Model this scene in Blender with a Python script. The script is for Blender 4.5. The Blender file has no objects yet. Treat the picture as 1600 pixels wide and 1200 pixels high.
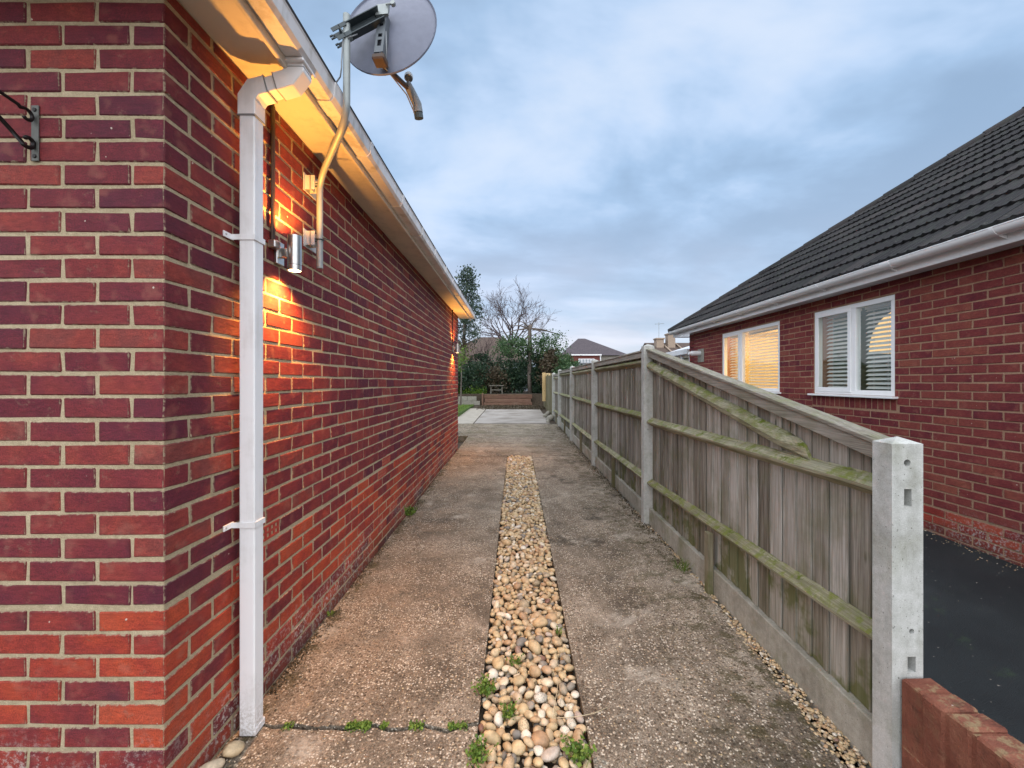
import bpy, bmesh, math, random
from mathutils import Vector, Matrix, noise as mnoise
R = math.radians
random.seed(11)
D = bpy.data
scn = bpy.context.scene
COL = scn.collection

# ------------------------------------------------------------------ camera
EYE = 1.45
FPX = 660.0
cam_d = D.cameras.new('camera')
cam_d.sensor_width = 36.0
cam_d.lens = 36.0 * FPX / 1600.0
cam_d.shift_x = -6 / 1600.0
cam_d.shift_y = -3 / 1600.0
cam_d.clip_start = 0.02
cam_d.clip_end = 2000.0
cam = D.objects.new('camera', cam_d)
cam.location = (0, 0, EYE)
cam.rotation_euler = (R(90), 0, 0)
COL.objects.link(cam)
scn.camera = cam

# ------------------------------------------------------------------ exposure
scn.view_settings.view_transform = 'Standard'
scn.view_settings.look = 'None'
scn.view_settings.gamma = 1.0
scn.view_settings.use_curve_mapping = False
scn.view_settings.exposure = 1.55
scn.cycles.max_bounces = 8
scn.cycles.transparent_max_bounces = 16
scn.cycles.sample_clamp_indirect = 4.0
scn.cycles.use_denoising = True

SUN_ELEV, SUN_AZ = R(50), R(183)     # azimuth clockwise from +Y

# ------------------------------------------------------------------ node helpers
class NT:
    def __init__(s, tree): s.t = tree
    def n(s, typ, ins=None, **props):
        nd = s.t.nodes.new(typ)
        for k, v in props.items(): setattr(nd, k, v)
        for k, v in (ins or {}).items():
            sk = nd.inputs[k]
            if isinstance(v, bpy.types.NodeSocket): s.t.links.new(v, sk)
            elif isinstance(v, (tuple, list)) and len(v) == 3 and sk.type == 'RGBA': sk.default_value = (*v, 1)
            else: sk.default_value = v
        return nd
    def math(s, op, a, b=0.0, c=None, clamp=False):
        ins = {0: a, 1: b}
        if c is not None: ins[2] = c
        return s.n('ShaderNodeMath', ins, operation=op, use_clamp=clamp).outputs[0]
    def mix(s, f, a, b, blend='MIX'):
        return s.n('ShaderNodeMix', {0: f, 6: a, 7: b}, data_type='RGBA', blend_type=blend).outputs[2]
    def noise(s, vec, scale, detail=3.0, rough=0.55, dist=0.0):
        return s.n('ShaderNodeTexNoise', {'Vector': vec, 'Scale': scale, 'Detail': detail, 'Roughness': rough, 'Distortion': dist}).outputs['Fac']
    def voro(s, vec, scale, feature='F1', out='Distance', rnd=1.0):
        return s.n('ShaderNodeTexVoronoi', {'Vector': vec, 'Scale': scale, 'Randomness': rnd}, feature=feature).outputs[out]
    def ramp(s, f, stops, interp='LINEAR'):
        nd = s.n('ShaderNodeValToRGB', {0: f})
        cr = nd.color_ramp
        cr.interpolation = interp
        while len(cr.elements) < len(stops): cr.elements.new(0.5)
        for e, (p, c) in zip(cr.elements, stops):
            e.position = p
            e.color = (*c, 1) if len(c) == 3 else c
        return nd.outputs[0]
    def step(s, f, a, b):
        return s.n('ShaderNodeMapRange', {0: f, 1: a, 2: b, 3: 0.0, 4: 1.0}, interpolation_type='SMOOTHSTEP').outputs[0]
    def vmul(s, v, k):
        return s.n('ShaderNodeVectorMath', {0: v, 1: k}, operation='MULTIPLY').outputs[0]
    def vadd(s, a, b):
        return s.n('ShaderNodeVectorMath', {0: a, 1: b}, operation='ADD').outputs[0]
    def bump(s, h, strength=0.4, dist=0.01, normal=None):
        ins = {'Height': h, 'Strength': strength, 'Distance': dist}
        if normal is not None: ins['Normal'] = normal
        return s.n('ShaderNodeBump', ins).outputs[0]

def G(v): return (v, v, v)

def mat(name, fn):
    m = D.materials.new(name)
    m.use_nodes = True
    t = m.node_tree
    t.nodes.clear()
    k = NT(t)
    out = t.nodes.new('ShaderNodeOutputMaterial')
    sh = fn(k)
    t.links.new(sh, out.inputs['Surface'])
    return m

def pbsdf(k, col, rough=0.6, metal=0.0, normal=None, spec=0.5, **kw):
    ins = {'Base Color': col, 'Roughness': rough, 'Metallic': metal, 'Specular IOR Level': spec}
    if normal is not None: ins['Normal'] = normal
    ins.update(kw)
    return k.n('ShaderNodeBsdfPrincipled', ins).outputs[0]

def pos(k): return k.n('ShaderNodeNewGeometry').outputs['Position']
def island(k): return k.n('ShaderNodeNewGeometry').outputs['Random Per Island']
def objrnd(k): return k.n('ShaderNodeObjectInfo').outputs['Random']
def zof(k, p): return k.n('ShaderNodeSeparateXYZ', {0: p}).outputs
def up(k): return k.n('ShaderNodeSeparateXYZ', {0: k.n('ShaderNodeNewGeometry').outputs['True Normal']}).outputs[2]

# ------------------------------------------------------------------ world: overcast evening sky
w = D.worlds.new('World')
scn.world = w
w.use_nodes = True
wt = w.node_tree
wt.nodes.clear()
k = NT(wt)
sky = k.n('ShaderNodeTexSky', sky_type='NISHITA', sun_disc=False, sun_elevation=SUN_ELEV, sun_rotation=SUN_AZ)
dirv = k.n('ShaderNodeTexCoord').outputs['Generated']
sx, sy, sz = zof(k, dirv)
zz = k.math('ADD', k.math('MAXIMUM', sz, 0.0), 0.22)
cu = k.math('DIVIDE', sx, zz); cv = k.math('DIVIDE', sy, zz)
cvec = k.n('ShaderNodeCombineXYZ', {0: k.math('MULTIPLY', cu, 0.75), 1: cv, 2: 0.0}).outputs[0]
n1 = k.noise(cvec, 1.15, 6, 0.52, 0.35)
n2 = k.noise(k.vadd(cvec, (7.3, 2.1, 0)), 0.55, 4, 0.5, 0.2)
n3 = k.noise(k.vadd(cvec, (3.1, 9.2, 0)), 2.6, 5, 0.55, 0.2)
f = k.math('ADD', k.math('MULTIPLY', n1, 0.6), k.math('ADD', k.math('MULTIPLY', n2, 0.20), k.math('MULTIPLY', n3, 0.20)))
C_SKY = 4.25
def cs(c): return tuple(v * C_SKY for v in c)
clouds = k.ramp(k.step(f, 0.41, 0.60), [(0.0, cs((.26, .37, .52))), (0.35, cs((.34, .48, .67))), (0.65, cs((.46, .59, .78))), (1.0, cs((.59, .68, .82)))])
hor = k.ramp(k.step(k.noise(cvec, 0.9, 5, 0.5, 0.3), 0.36, 0.62), [(0.0, cs((.44, .50, .61))), (1.0, cs((.76, .70, .76)))])
clouds = k.mix(k.math('MULTIPLY', k.step(sz, 0.42, 0.02), 0.75), clouds, hor)
col = k.mix(0.9, sky.outputs[0], clouds)
bg = k.n('ShaderNodeBackground', {'Color': col, 'Strength': 0.1})
wo = k.n('ShaderNodeOutputWorld')
wt.links.new(bg.outputs[0], wo.inputs[0])

sun_d = D.lights.new('sun', 'SUN')
sun_d.energy = 1.5
sun_d.angle = R(125)
sun_d.color = (1.0, 0.955, 0.90)
sun = D.objects.new('sun', sun_d)
sv = Vector((math.sin(SUN_AZ) * math.cos(SUN_ELEV), math.cos(SUN_AZ) * math.cos(SUN_ELEV), math.sin(SUN_ELEV)))
sun.rotation_euler = sv.to_track_quat('Z', 'Y').to_euler()
sun.location = (0, 0, 30)
COL.objects.link(sun)

# ------------------------------------------------------------------ mesh builder
class MB:
    def __init__(s): s.v = []; s.f = []
    def add(s, vs, fs):
        o = len(s.v)
        s.v.extend([tuple(v) for v in vs])
        s.f.extend([tuple(i + o for i in f) for f in fs])
    def box(s, x0, x1, y0, y1, z0, z1, m=None):
        vs = [(x, y, z) for z in (z0, z1) for y in (y0, y1) for x in (x0, x1)]
        if m is not None: vs = [m @ Vector(v) for v in vs]
        s.add(vs, [(0, 2, 3, 1), (4, 5, 7, 6), (0, 1, 5, 4), (2, 6, 7, 3), (0, 4, 6, 2), (1, 3, 7, 5)])
    def cbox(s, x0, x1, y0, y1, z0, z1, c=0.003, m=None, jit=0.0):
        """chamfered box, 44 triangles"""
        lo = (x0, y0, z0); hi = (x1, y1, z1)
        idx = {}; vs = []
        for sx_ in (0, 1):
            for sy_ in (0, 1):
                for sz_ in (0, 1):
                    sg = (sx_, sy_, sz_)
                    j = [random.uniform(-jit, jit) for _ in range(3)] if jit else (0, 0, 0)
                    for a in range(3):
                        p = []
                        for b in range(3):
                            e = hi[b] if sg[b] else lo[b]
                            if b != a: e += -c if sg[b] else c
                            p.append(e + j[b])
                        idx[(sg, a)] = len(vs)
                        vs.append(Vector(p) if m is None else m @ Vector(p))
        fs = []
        cen = Vector(((x0 + x1) / 2, (y0 + y1) / 2, (z0 + z1) / 2))
        for a in range(3):
            b, d = (a + 1) % 3, (a + 2) % 3
            for sa in (0, 1):
                q = []
                for (sb, sd) in ((0, 0), (1, 0), (1, 1), (0, 1)):
                    g = [0, 0, 0]; g[a] = sa; g[b] = sb; g[d] = sd
                    q.append(idx[(tuple(g), a)])
                fs.append(tuple(q) if sa else tuple(reversed(q)))
        for a in range(3):
            b, d = (a + 1) % 3, (a + 2) % 3
            for sb in (0, 1):
                for sd in (0, 1):
                    g0 = [0, 0, 0]; g0[b] = sb; g0[d] = sd
                    g1 = list(g0); g1[a] = 1
                    g0, g1 = tuple(g0), tuple(g1)
                    q = (idx[(g0, b)], idx[(g1, b)], idx[(g1, d)], idx[(g0, d)])
                    fs.append(q if (sb ^ sd) else tuple(reversed(q)))
        for g in [(a, b, d) for a in (0, 1) for b in (0, 1) for d in (0, 1)]:
            q = (idx[(g, 0)], idx[(g, 1)], idx[(g, 2)])
            fs.append(q if (sum(g) % 2 == 1) else tuple(reversed(q)))
        s.add(vs, fs)
    def extrude(s, poly, a0, a1, axis='y', segs=1, jit=0.0, cap=True):
        """closed 2D polygon extruded along an axis; poly in the other two coords (x,z for 'y'; y,z for 'x'; x,y for 'z')"""
        n = len(poly); o = len(s.v)
        for i in range(segs + 1):
            a = a0 + (a1 - a0) * i / segs
            for (u, v) in poly:
                if jit: u += random.uniform(-jit, jit); v += random.uniform(-jit, jit)
                s.v.append((u, a, v) if axis == 'y' else (a, u, v) if axis == 'x' else (u, v, a))
        for i in range(segs):
            for j in range(n):
                s.f.append((o + i * n + j, o + i * n + (j + 1) % n, o + (i + 1) * n + (j + 1) % n, o + (i + 1) * n + j))
        if cap:
            s.f.append(tuple(o + j for j in reversed(range(n))))
            s.f.append(tuple(o + segs * n + j for j in range(n)))
    def tube(s, pts, r, n=8, cap=True):
        pts = [Vector(p) for p in pts]
        rs = r if isinstance(r, (list, tuple)) else [r] * len(pts)
        o = len(s.v); m = len(pts)
        up_ = None
        for i, p in enumerate(pts):
            t = (pts[min(i + 1, m - 1)] - pts[max(i - 1, 0)])
            if t.length < 1e-9: t = Vector((0, 0, 1))
            t.normalize()
            if up_ is None:
                up_ = Vector((0, 0, 1)) if abs(t.z) < 0.9 else Vector((1, 0, 0))
            u = (up_ - t * up_.dot(t))
            if u.length < 1e-6: u = t.orthogonal()
            u.normalize(); up_ = u
            v = t.cross(u)
            for j in range(n):
                a = 2 * math.pi * j / n
                s.v.append(tuple(p + (u * math.cos(a) + v * math.sin(a)) * rs[i]))
        for i in range(m - 1):
            for j in range(n):
                s.f.append((o + i * n + j, o + i * n + (j + 1) % n, o + (i + 1) * n + (j + 1) % n, o + (i + 1) * n + j))
        if cap:
            s.f.append(tuple(o + j for j in reversed(range(n))))
            s.f.append(tuple(o + (m - 1) * n + j for j in range(n)))
    def sweep_xz(s, path, y0, y1, w, d=0.0):
        """rectangular tube swept along a path in an x-z plane with mitred bends"""
        n = len(path); o = len(s.v)
        P = [Vector((p[0], 0, p[1])) for p in path]
        for i in range(n):
            d0 = (P[i] - P[i - 1]).normalized() if i else (P[1] - P[0]).normalized()
            d1 = (P[i + 1] - P[i]).normalized() if i < n - 1 else d0
            t = (d0 + d1).normalized()
            nrm = Vector((-t.z, 0, t.x))
            kf = 1.0 / max(0.3, t.dot(d0))
            a = P[i] + nrm * (w / 2) * kf; b = P[i] - nrm * (w / 2) * kf
            for (q, y) in ((a, y0), (b, y0), (b, y1), (a, y1)):
                s.v.append((q.x, y, q.z))
        for i in range(n - 1):
            for j in range(4):
                s.f.append((o + i * 4 + j, o + i * 4 + (j + 1) % 4, o + (i + 1) * 4 + (j + 1) % 4, o + (i + 1) * 4 + j))
        s.f.append((o + 3, o + 2, o + 1, o)); e = o + (n - 1) * 4
        s.f.append((e, e + 1, e + 2, e + 3))
    def lathe(s, prof, c=(0, 0, 0), n=16, m=None):
        o = len(s.v)
        for (r, z) in prof:
            for j in range(n):
                a = 2 * math.pi * j / n
                p = Vector((r * math.cos(a), r * math.sin(a), z))
                if m is not None: p = m @ p
                s.v.append(tuple(p + Vector(c)))
        for i in range(len(prof) - 1):
            for j in range(n):
                s.f.append((o + i * n + j, o + i * n + (j + 1) % n, o + (i + 1) * n + (j + 1) % n, o + (i + 1) * n + j))
    def build(s, name, material, parent=None, smooth=False, fix=True, bevel=0.0, **tags):
        me = D.meshes.new(name)
        if s.v:
            xs = [v[0] for v in s.v]; ys = [v[1] for v in s.v]; zs = [v[2] for v in s.v]
            c = Vector(((min(xs) + max(xs)) / 2, (min(ys) + max(ys)) / 2, (min(zs) + max(zs)) / 2))
        else: c = Vector((0, 0, 0))
        me.from_pydata([(v[0] - c.x, v[1] - c.y, v[2] - c.z) for v in s.v], [], s.f)
        if fix or bevel:
            bm = bmesh.new(); bm.from_mesh(me)
            if bevel: bmesh.ops.bevel(bm, geom=[e for e in bm.edges if len(e.link_faces) == 2 and e.calc_face_angle(0) > 0.6], offset=bevel, segments=1, affect='EDGES')
            bmesh.ops.recalc_face_normals(bm, faces=bm.faces)
            bm.to_mesh(me); bm.free()
        me.materials.append(material)
        if smooth:
            me.polygons.foreach_set('use_smooth', [True] * len(me.polygons))
            if smooth != True: me.set_sharp_from_angle(angle=R(smooth))
        me.update()
        return place(name, me, c, parent, **tags)

WORLD = {}
def place(name, me, loc, parent=None, rot=None, **tags):
    o = D.objects.new(name, me)
    COL.objects.link(o)
    loc = Vector(loc)
    WORLD[o.name] = loc
    if parent is not None:
        o.parent = parent
        o.location = loc - WORLD[parent.name]
    else: o.location = loc
    if rot is not None: o.rotation_euler = rot
    for a, b in tags.items(): o[a] = b
    return o
def thing(name, loc, label, category, group=None):
    o = D.objects.new(name, None)
    COL.objects.link(o)
    o.location = loc; o.empty_display_size = 0.1
    WORLD[o.name] = Vector(loc)
    o['label'] = label; o['category'] = category
    if group: o['group'] = group
    return o
def setting(name, loc=(0, 0, 0)):
    o = D.objects.new(name, None); COL.objects.link(o); o.location = loc
    WORLD[o.name] = Vector(loc); o['kind'] = 'structure'
    return o
def tag(o, label, category, group=None):
    o['label'] = label; o['category'] = category
    if group: o['group'] = group
    return o

def proj(x, y, z):
    if y < 0.05: return None
    return (806 + FPX * x / y, 597 - FPX * (z - EYE) / y)
def quad_px(pts):
    q = [proj(*p) for p in pts]
    if any(a is None for a in q): return 0
    cx = sum(a[0] for a in q) / len(q); cy = sum(a[1] for a in q) / len(q)
    if cx < -30 or cx > 1630 or cy < -30 or cy > 1230: return 0
    return abs(sum(q[i][0] * q[(i + 1) % len(q)][1] - q[(i + 1) % len(q)][0] * q[i][1] for i in range(len(q)))) / 2

def sm(t): t = max(0.0, min(1.0, t)); return t * t * (3 - 2 * t)
def gz(x, y):
    """height of the driveway"""
    base = 0.016 * max(-4.0, min(y, 21.0))
    return base + 0.10 * sm((x - 0.3) / 0.95) * max(0.0, min(1.0, 1 - y / 8.5))

# ------------------------------------------------------------------ materials
def brick_mat(name, src, ramp_hi, ramp_lo, dpc, base_z, lo_amt=1.0, rustic=0.0, eff=1.0, mort=(.45, .37, .245)):
    def fn(k):
        p = pos(k)
        r = objrnd(k) if src == 'obj' else island(k)
        r2 = k.math('FRACT', k.math('MULTIPLY', r, 17.31))
        x, y, z = zof(k, p)
        ps = k.vadd(p, k.n('ShaderNodeCombineXYZ', {0: k.math('MULTIPLY', r, 31.0), 1: k.math('MULTIPLY', r2, 17.0), 2: 0.0}).outputs[0])
        var = k.noise(ps, 9.0, 2, 0.5)
        big = k.noise(p, 0.9, 2, 0.5)
        rr = k.math('ADD', k.math('ADD', 0.11, k.math('MULTIPLY', r, 0.78)), k.math('MULTIPLY', k.math('SUBTRACT', var, 0.5), 0.85))
        rr = k.math('ADD', rr, k.math('MULTIPLY', k.math('SUBTRACT', big, 0.5), 0.3), clamp=True)
        hi = k.ramp(rr, ramp_hi); lo = k.ramp(rr, ramp_lo)
        below = k.math('MULTIPLY', k.step(z, dpc + 0.012, dpc - 0.012), lo_amt)
        c = k.mix(below, hi, lo)
        fine = k.noise(p, 330, 3, 0.7)
        mid = k.noise(k.vmul(p, (30, 30, 90)), 1.0, 4, 0.65)
        c = k.mix(1.0, c, k.ramp(fine, [(0.3, G(.50)), (0.68, G(1.5))]), 'MULTIPLY')
        c = k.mix(1.0, c, k.ramp(mid, [(0.3, G(.78)), (0.7, G(1.22))]), 'MULTIPLY')
        # lighter burnt bloom in patches
        bloom = k.math('MULTIPLY', k.step(k.noise(ps, 14, 2, 0.5), 0.56, 0.74), 0.30)
        c = k.mix(bloom, c, (.33, .125, .090))
        # mortar smears and paint flecks
        fl = k.step(k.noise(p, 42, 1.5, 0.4), 0.79, 0.81)
        c = k.mix(k.math('MULTIPLY', fl, 0.75), c, (.62, .55, .47))
        # mortar smeared over the arrises, crumbly
        smear = k.math('MULTIPLY', k.step(k.noise(p, 20, 5, 0.75), 0.60, 0.70), 0.38)
        c = k.mix(smear, c, (.22, .135, .095))
        if src == 'obj':
            # ragged mortar creeping over the edges of the brick face
            gx_, gy_, gz_ = zof(k, k.n('ShaderNodeTexCoord').outputs['Generated'])
            nx_ = k.math('ABSOLUTE', zof(k, k.n('ShaderNodeNewGeometry').outputs['True Normal'])[0])
            side_ = k.math('GREATER_THAN', nx_, 0.5)
            gl_ = k.math('ADD', k.math('MULTIPLY', side_, gy_), k.math('MULTIPLY', k.math('SUBTRACT', 1.0, side_), gx_))
            el_ = k.math('MULTIPLY', k.math('MINIMUM', gl_, k.math('SUBTRACT', 1.0, gl_)), 0.17)
            ez_ = k.math('MULTIPLY', k.math('MINIMUM', gz_, k.math('SUBTRACT', 1.0, gz_)), 0.065)
            ed_ = k.math('MINIMUM', el_, ez_)
            rag = k.math('ADD', ed_, k.math('MULTIPLY', k.math('SUBTRACT', 0.53, k.noise(p, 55, 5, 0.75)), 0.022))
            c = k.mix(k.math('MULTIPLY', k.step(rag, 0.0042, 0.0012), 0.85), c, k.ramp(fine, [(0.3, tuple(v * .75 for v in mort)), (0.7, mort)]))
            c = k.mix(k.math('MULTIPLY', k.step(ed_, 0.011, 0.002), 0.30), c, (.055, .020, .022))
        # white salts near the ground
        salt = k.math('MULTIPLY', k.step(z, base_z + 0.33, base_z + 0.06), k.step(k.noise(p, 44, 6, 0.8), 0.50, 0.60))
        salt = k.math('MULTIPLY', salt, k.step(k.noise(p, 2.3, 2, 0.5), 0.40, 0.6))
        c = k.mix(k.math('MULTIPLY', salt, 0.9 * eff), c, (.50, .48, .45))
        # splash dirt close to the ground
        dirt = k.math('MULTIPLY', k.step(k.math('ADD', z, k.math('MULTIPLY', k.noise(p, 7, 3), 0.18)), base_z + 0.26, base_z + 0.03), 0.6)
        c = k.mix(dirt, c, (.055, .035, .022), 'MIX') if eff else c
        h = k.math('ADD', k.math('MULTIPLY', fine, 0.5), k.math('MULTIPLY', mid, 0.8))
        nrm = k.bump(h, 0.45 + rustic, 0.004)
        return pbsdf(k, c, k.math('ADD', 0.62, k.math('MULTIPLY', fine, 0.3)), normal=nrm, spec=0.35)
    return mat(name, fn)

L_HI = [(0.0, (.082, .012, .026)), (0.18, (.105, .013, .025)), (0.42, (.135, .017, .024)), (0.62, (.175, .024, .025)), (0.82, (.225, .036, .027)), (1.0, (.165, .036, .032))]
L_LO = [(0.0, (.090, .016, .026)), (0.25, (.17, .022, .024)), (0.55, (.28, .035, .020)), (0.8, (.37, .055, .022)), (1.0, (.31, .055, .028))]
R_HI = [(0.0, (.105, .015, .024)), (0.2, (.150, .024, .028)), (0.5, (.185, .034, .032)), (0.8, (.205, .046, .036)), (1.0, (.24, .066, .044))]
R_LO = [(0.0, (.14, .020, .022)), (0.4, (.27, .034, .024)), (1.0, (.36, .064, .034))]
M_LB = brick_mat('left_brick', 'obj', L_HI, L_LO, 0.72, 0.03)
M_LBS = brick_mat('left_brick_mass', 'isl', L_HI, L_LO, 0.72, 0.10)
M_RB = brick_mat('right_brick', 'obj', R_HI, R_LO, 0.31, 0.08, rustic=0.5, mort=(.38, .24, .16))
M_RBS = brick_mat('right_brick_mass', 'isl', R_HI, R_LO, 0.31, 0.08, rustic=0.5)

def mortar_mat(name, ca, cb):
    def fn(k):
        p = pos(k)
        n = k.noise(p, 60, 4, 0.65); f = k.noise(p, 420, 2, 0.6); b = k.noise(p, 3, 3, 0.5)
        c = k.ramp(k.math('ADD', k.math('MULTIPLY', n, 0.6), k.math('MULTIPLY', b, 0.4)), [(0.3, ca), (0.7, cb)])
        c = k.mix(1.0, c, k.ramp(f, [(0.3, G(.72)), (0.7, G(1.25))]), 'MULTIPLY')
        z = zof(k, p)[2]
        gr = k.math('MULTIPLY', k.step(z, 0.8, 0.2), k.step(k.noise(p, 9, 3), 0.5, 0.7))
        c = k.mix(k.math('MULTIPLY', gr, 0.45), c, (.17, .17, .11))
        return pbsdf(k, c, 0.9, normal=k.bump(k.math('ADD', n, k.math('MULTIPLY', f, 0.5)), 0.8, 0.006), spec=0.2)
    return mat(name, fn)
M_MORT = mortar_mat('mortar', (.33, .27, .17), (.53, .44, .30))
M_MORT2 = mortar_mat('mortar_pinkish', (.30, .17, .11), (.42, .27, .18))

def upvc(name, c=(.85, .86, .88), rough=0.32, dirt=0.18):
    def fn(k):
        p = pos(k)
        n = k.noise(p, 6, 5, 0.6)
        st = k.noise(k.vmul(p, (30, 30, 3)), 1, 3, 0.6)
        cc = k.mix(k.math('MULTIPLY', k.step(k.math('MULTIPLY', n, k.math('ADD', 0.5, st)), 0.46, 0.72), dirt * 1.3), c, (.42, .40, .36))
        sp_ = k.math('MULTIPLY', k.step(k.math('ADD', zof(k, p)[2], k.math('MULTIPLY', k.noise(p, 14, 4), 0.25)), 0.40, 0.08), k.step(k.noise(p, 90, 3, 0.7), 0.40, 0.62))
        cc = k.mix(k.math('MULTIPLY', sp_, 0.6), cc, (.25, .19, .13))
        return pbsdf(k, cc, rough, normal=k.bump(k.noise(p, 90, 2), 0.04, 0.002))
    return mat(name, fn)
M_PVC = upvc('white_upvc')
M_PVCN = upvc('clean_upvc', (.90, .91, .92), 0.25, 0.05)
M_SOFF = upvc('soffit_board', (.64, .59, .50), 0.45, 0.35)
M_GUT = upvc('gutter_plastic', (.70, .70, .71), 0.4, 0.55)

def wood_mat(name, axis, ca, cb, cc, green=0.6, moss_top=0.0, low=None):
    def fn(k):
        p = pos(k)
        r = objrnd(k)
        off = k.n('ShaderNodeCombineXYZ', {0: k.math('MULTIPLY', r, 23.0), 1: k.math('MULTIPLY', r, 41.0), 2: k.math('MULTIPLY', r, 57.0)}).outputs[0]
        ps = k.vadd(p, off)
        sc = {'z': (55, 55, 2.2), 'y': (55, 2.2, 55), 'x': (2.2, 55, 55)}[axis]
        sc2 = {'z': (190, 190, 5), 'y': (190, 5, 190), 'x': (5, 190, 190)}[axis]
        n = k.noise(k.vmul(ps, sc), 1, 4, 0.6, 0.6)
        f = k.noise(k.vmul(ps, sc2), 1, 3, 0.6)
        b = k.noise(ps, 2.2, 3, 0.5)
        c = k.ramp(k.math('ADD', k.math('MULTIPLY', n, 0.55), k.math('ADD', k.math('MULTIPLY', b, 0.20), k.math('MULTIPLY', r, 0.25))), [(0.32, ca), (0.5, cb), (0.68, cc)])
        c = k.mix(1.0, c, k.ramp(f, [(0.3, G(.66)), (0.66, G(1.22))]), 'MULTIPLY')
        # knots
        kv = {'z': (11, 11, 3.3), 'y': (11, 3.3, 11), 'x': (3.3, 11, 11)}[axis]
        kn = k.voro(k.vmul(ps, kv), 1.0)
        knot = k.math('MULTIPLY', k.step(kn, 0.14, 0.05), k.step(k.noise(ps, 5, 1), 0.40, 0.5))
        c = k.mix(k.math('MULTIPLY', knot, 0.8), c, (.035, .025, .018))
        x, y, z = zof(k, p)
        g = k.step(k.noise(p, 5, 4, 0.6), 0.45, 0.7)
        if low is not None:
            g = k.math('MULTIPLY', k.math('ADD', k.math('MULTIPLY', k.step(z, low[1], low[0]), 1.6), 0.38), k.math('ADD', g, 0.15), clamp=True)
        c = k.mix(k.math('MULTIPLY', g, green, clamp=True), c, (.105, .115, .036))
        if moss_top:
            mz = k.math('MULTIPLY', k.step(up(k), 0.15, 0.6), k.step(k.noise(p, 13, 7, 0.75), 0.44, 0.62))
            c = k.mix(k.math('MULTIPLY', mz, moss_top), c, (.15, .18, .03))
            vm = k.math('MULTIPLY', k.step(up(k), -0.2, 0.4), k.step(k.noise(k.vadd(p, (3, 1, 2)), 9, 7, 0.78), 0.58, 0.66))
            c = k.mix(k.math('MULTIPLY', vm, min(1.0, moss_top * 1.2)), c, (.10, .13, .015))
        h = k.math('ADD', k.math('MULTIPLY', n, 0.8), k.math('MULTIPLY', f, 0.7))
        return pbsdf(k, c, 0.85, normal=k.bump(h, 0.55, 0.004), spec=0.2)
    return mat(name, fn)
M_BOARD = wood_mat('fence_board_wood', 'z', (.11, .092, .074), (.29, .265, .232), (.49, .47, .44), 0.85, 0, (0.22, 0.75))
M_RAIL = wood_mat('fence_rail_wood', 'y', (.17, .155, .10), (.30, .285, .20), (.44, .42, .32), 0.50, 0.85)
M_CAP = wood_mat('fence_capping_wood', 'y', (.20, .18, .15), (.31, .29, .255), (.42, .40, .36), 0.25, 0.3)
M_CLEAT = wood_mat('cleat_wood', 'z', (.10, .085, .05), (.17, .15, .095), (.25, .22, .16), 0.8, 0.3)
M_SLEEP = wood_mat('sleeper_wood', 'x', (.10, .055, .038), (.18, .10, .072), (.29, .20, .15), 0.12, 0.1)
M_PALE = wood_mat('pale_timber', 'z', (.42, .28, .12), (.55, .40, .20), (.66, .52, .30), 0.0)
M_GREYWOOD = wood_mat('grey_timber', 'x', (.06, .055, .045), (.12, .11, .095), (.20, .19, .17), 0.3, 0.3)

def conc_fn(ca, cb, cc, pit=True, green=0.35, spots=0.0):
    def fn(k):
        p = pos(k)
        b = k.noise(p, 4.5, 5, 0.6); f = k.noise(p, 260, 3, 0.7); m = k.noise(p, 38, 4, 0.65)
        st = k.noise(k.vmul(p, (22, 22, 2.4)), 1, 3, 0.6)
        c = k.ramp(k.math('ADD', k.math('MULTIPLY', b, 0.45), k.math('ADD', k.math('MULTIPLY', m, 0.3), k.math('MULTIPLY', st, 0.25))), [(0.36, ca), (0.5, cb), (0.64, cc)])
        c = k.mix(1.0, c, k.ramp(f, [(0.25, G(.78)), (0.7, G(1.16))]), 'MULTIPLY')
        pits = k.step(k.noise(p, 130, 1, 0.4), 0.735, 0.76)
        c = k.mix(k.math('MULTIPLY', pits, 0.7), c, (.07, .065, .055))
        g = k.math('MULTIPLY', k.step(k.noise(p, 6, 5, 0.6), 0.52, 0.72), green)
        c = k.mix(g, c, (.17, .18, .08))
        h = k.math('ADD', k.math('MULTIPLY', f, 0.6), k.math('SUBTRACT', k.math('MULTIPLY', m, 0.5), k.math('MULTIPLY', pits, 0.8)))
        return pbsdf(k, c, 0.88, normal=k.bump(h, 0.5, 0.003), spec=0.25)
    return fn
M_POST = mat('post_concrete', conc_fn((.31, .315, .29), (.44, .45, .43), (.56, .57, .56), green=0.22))
M_GBOARD = mat('gravel_board_concrete', conc_fn((.20, .19, .155), (.31, .30, .255), (.42, .41, .36), green=0.5))

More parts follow.
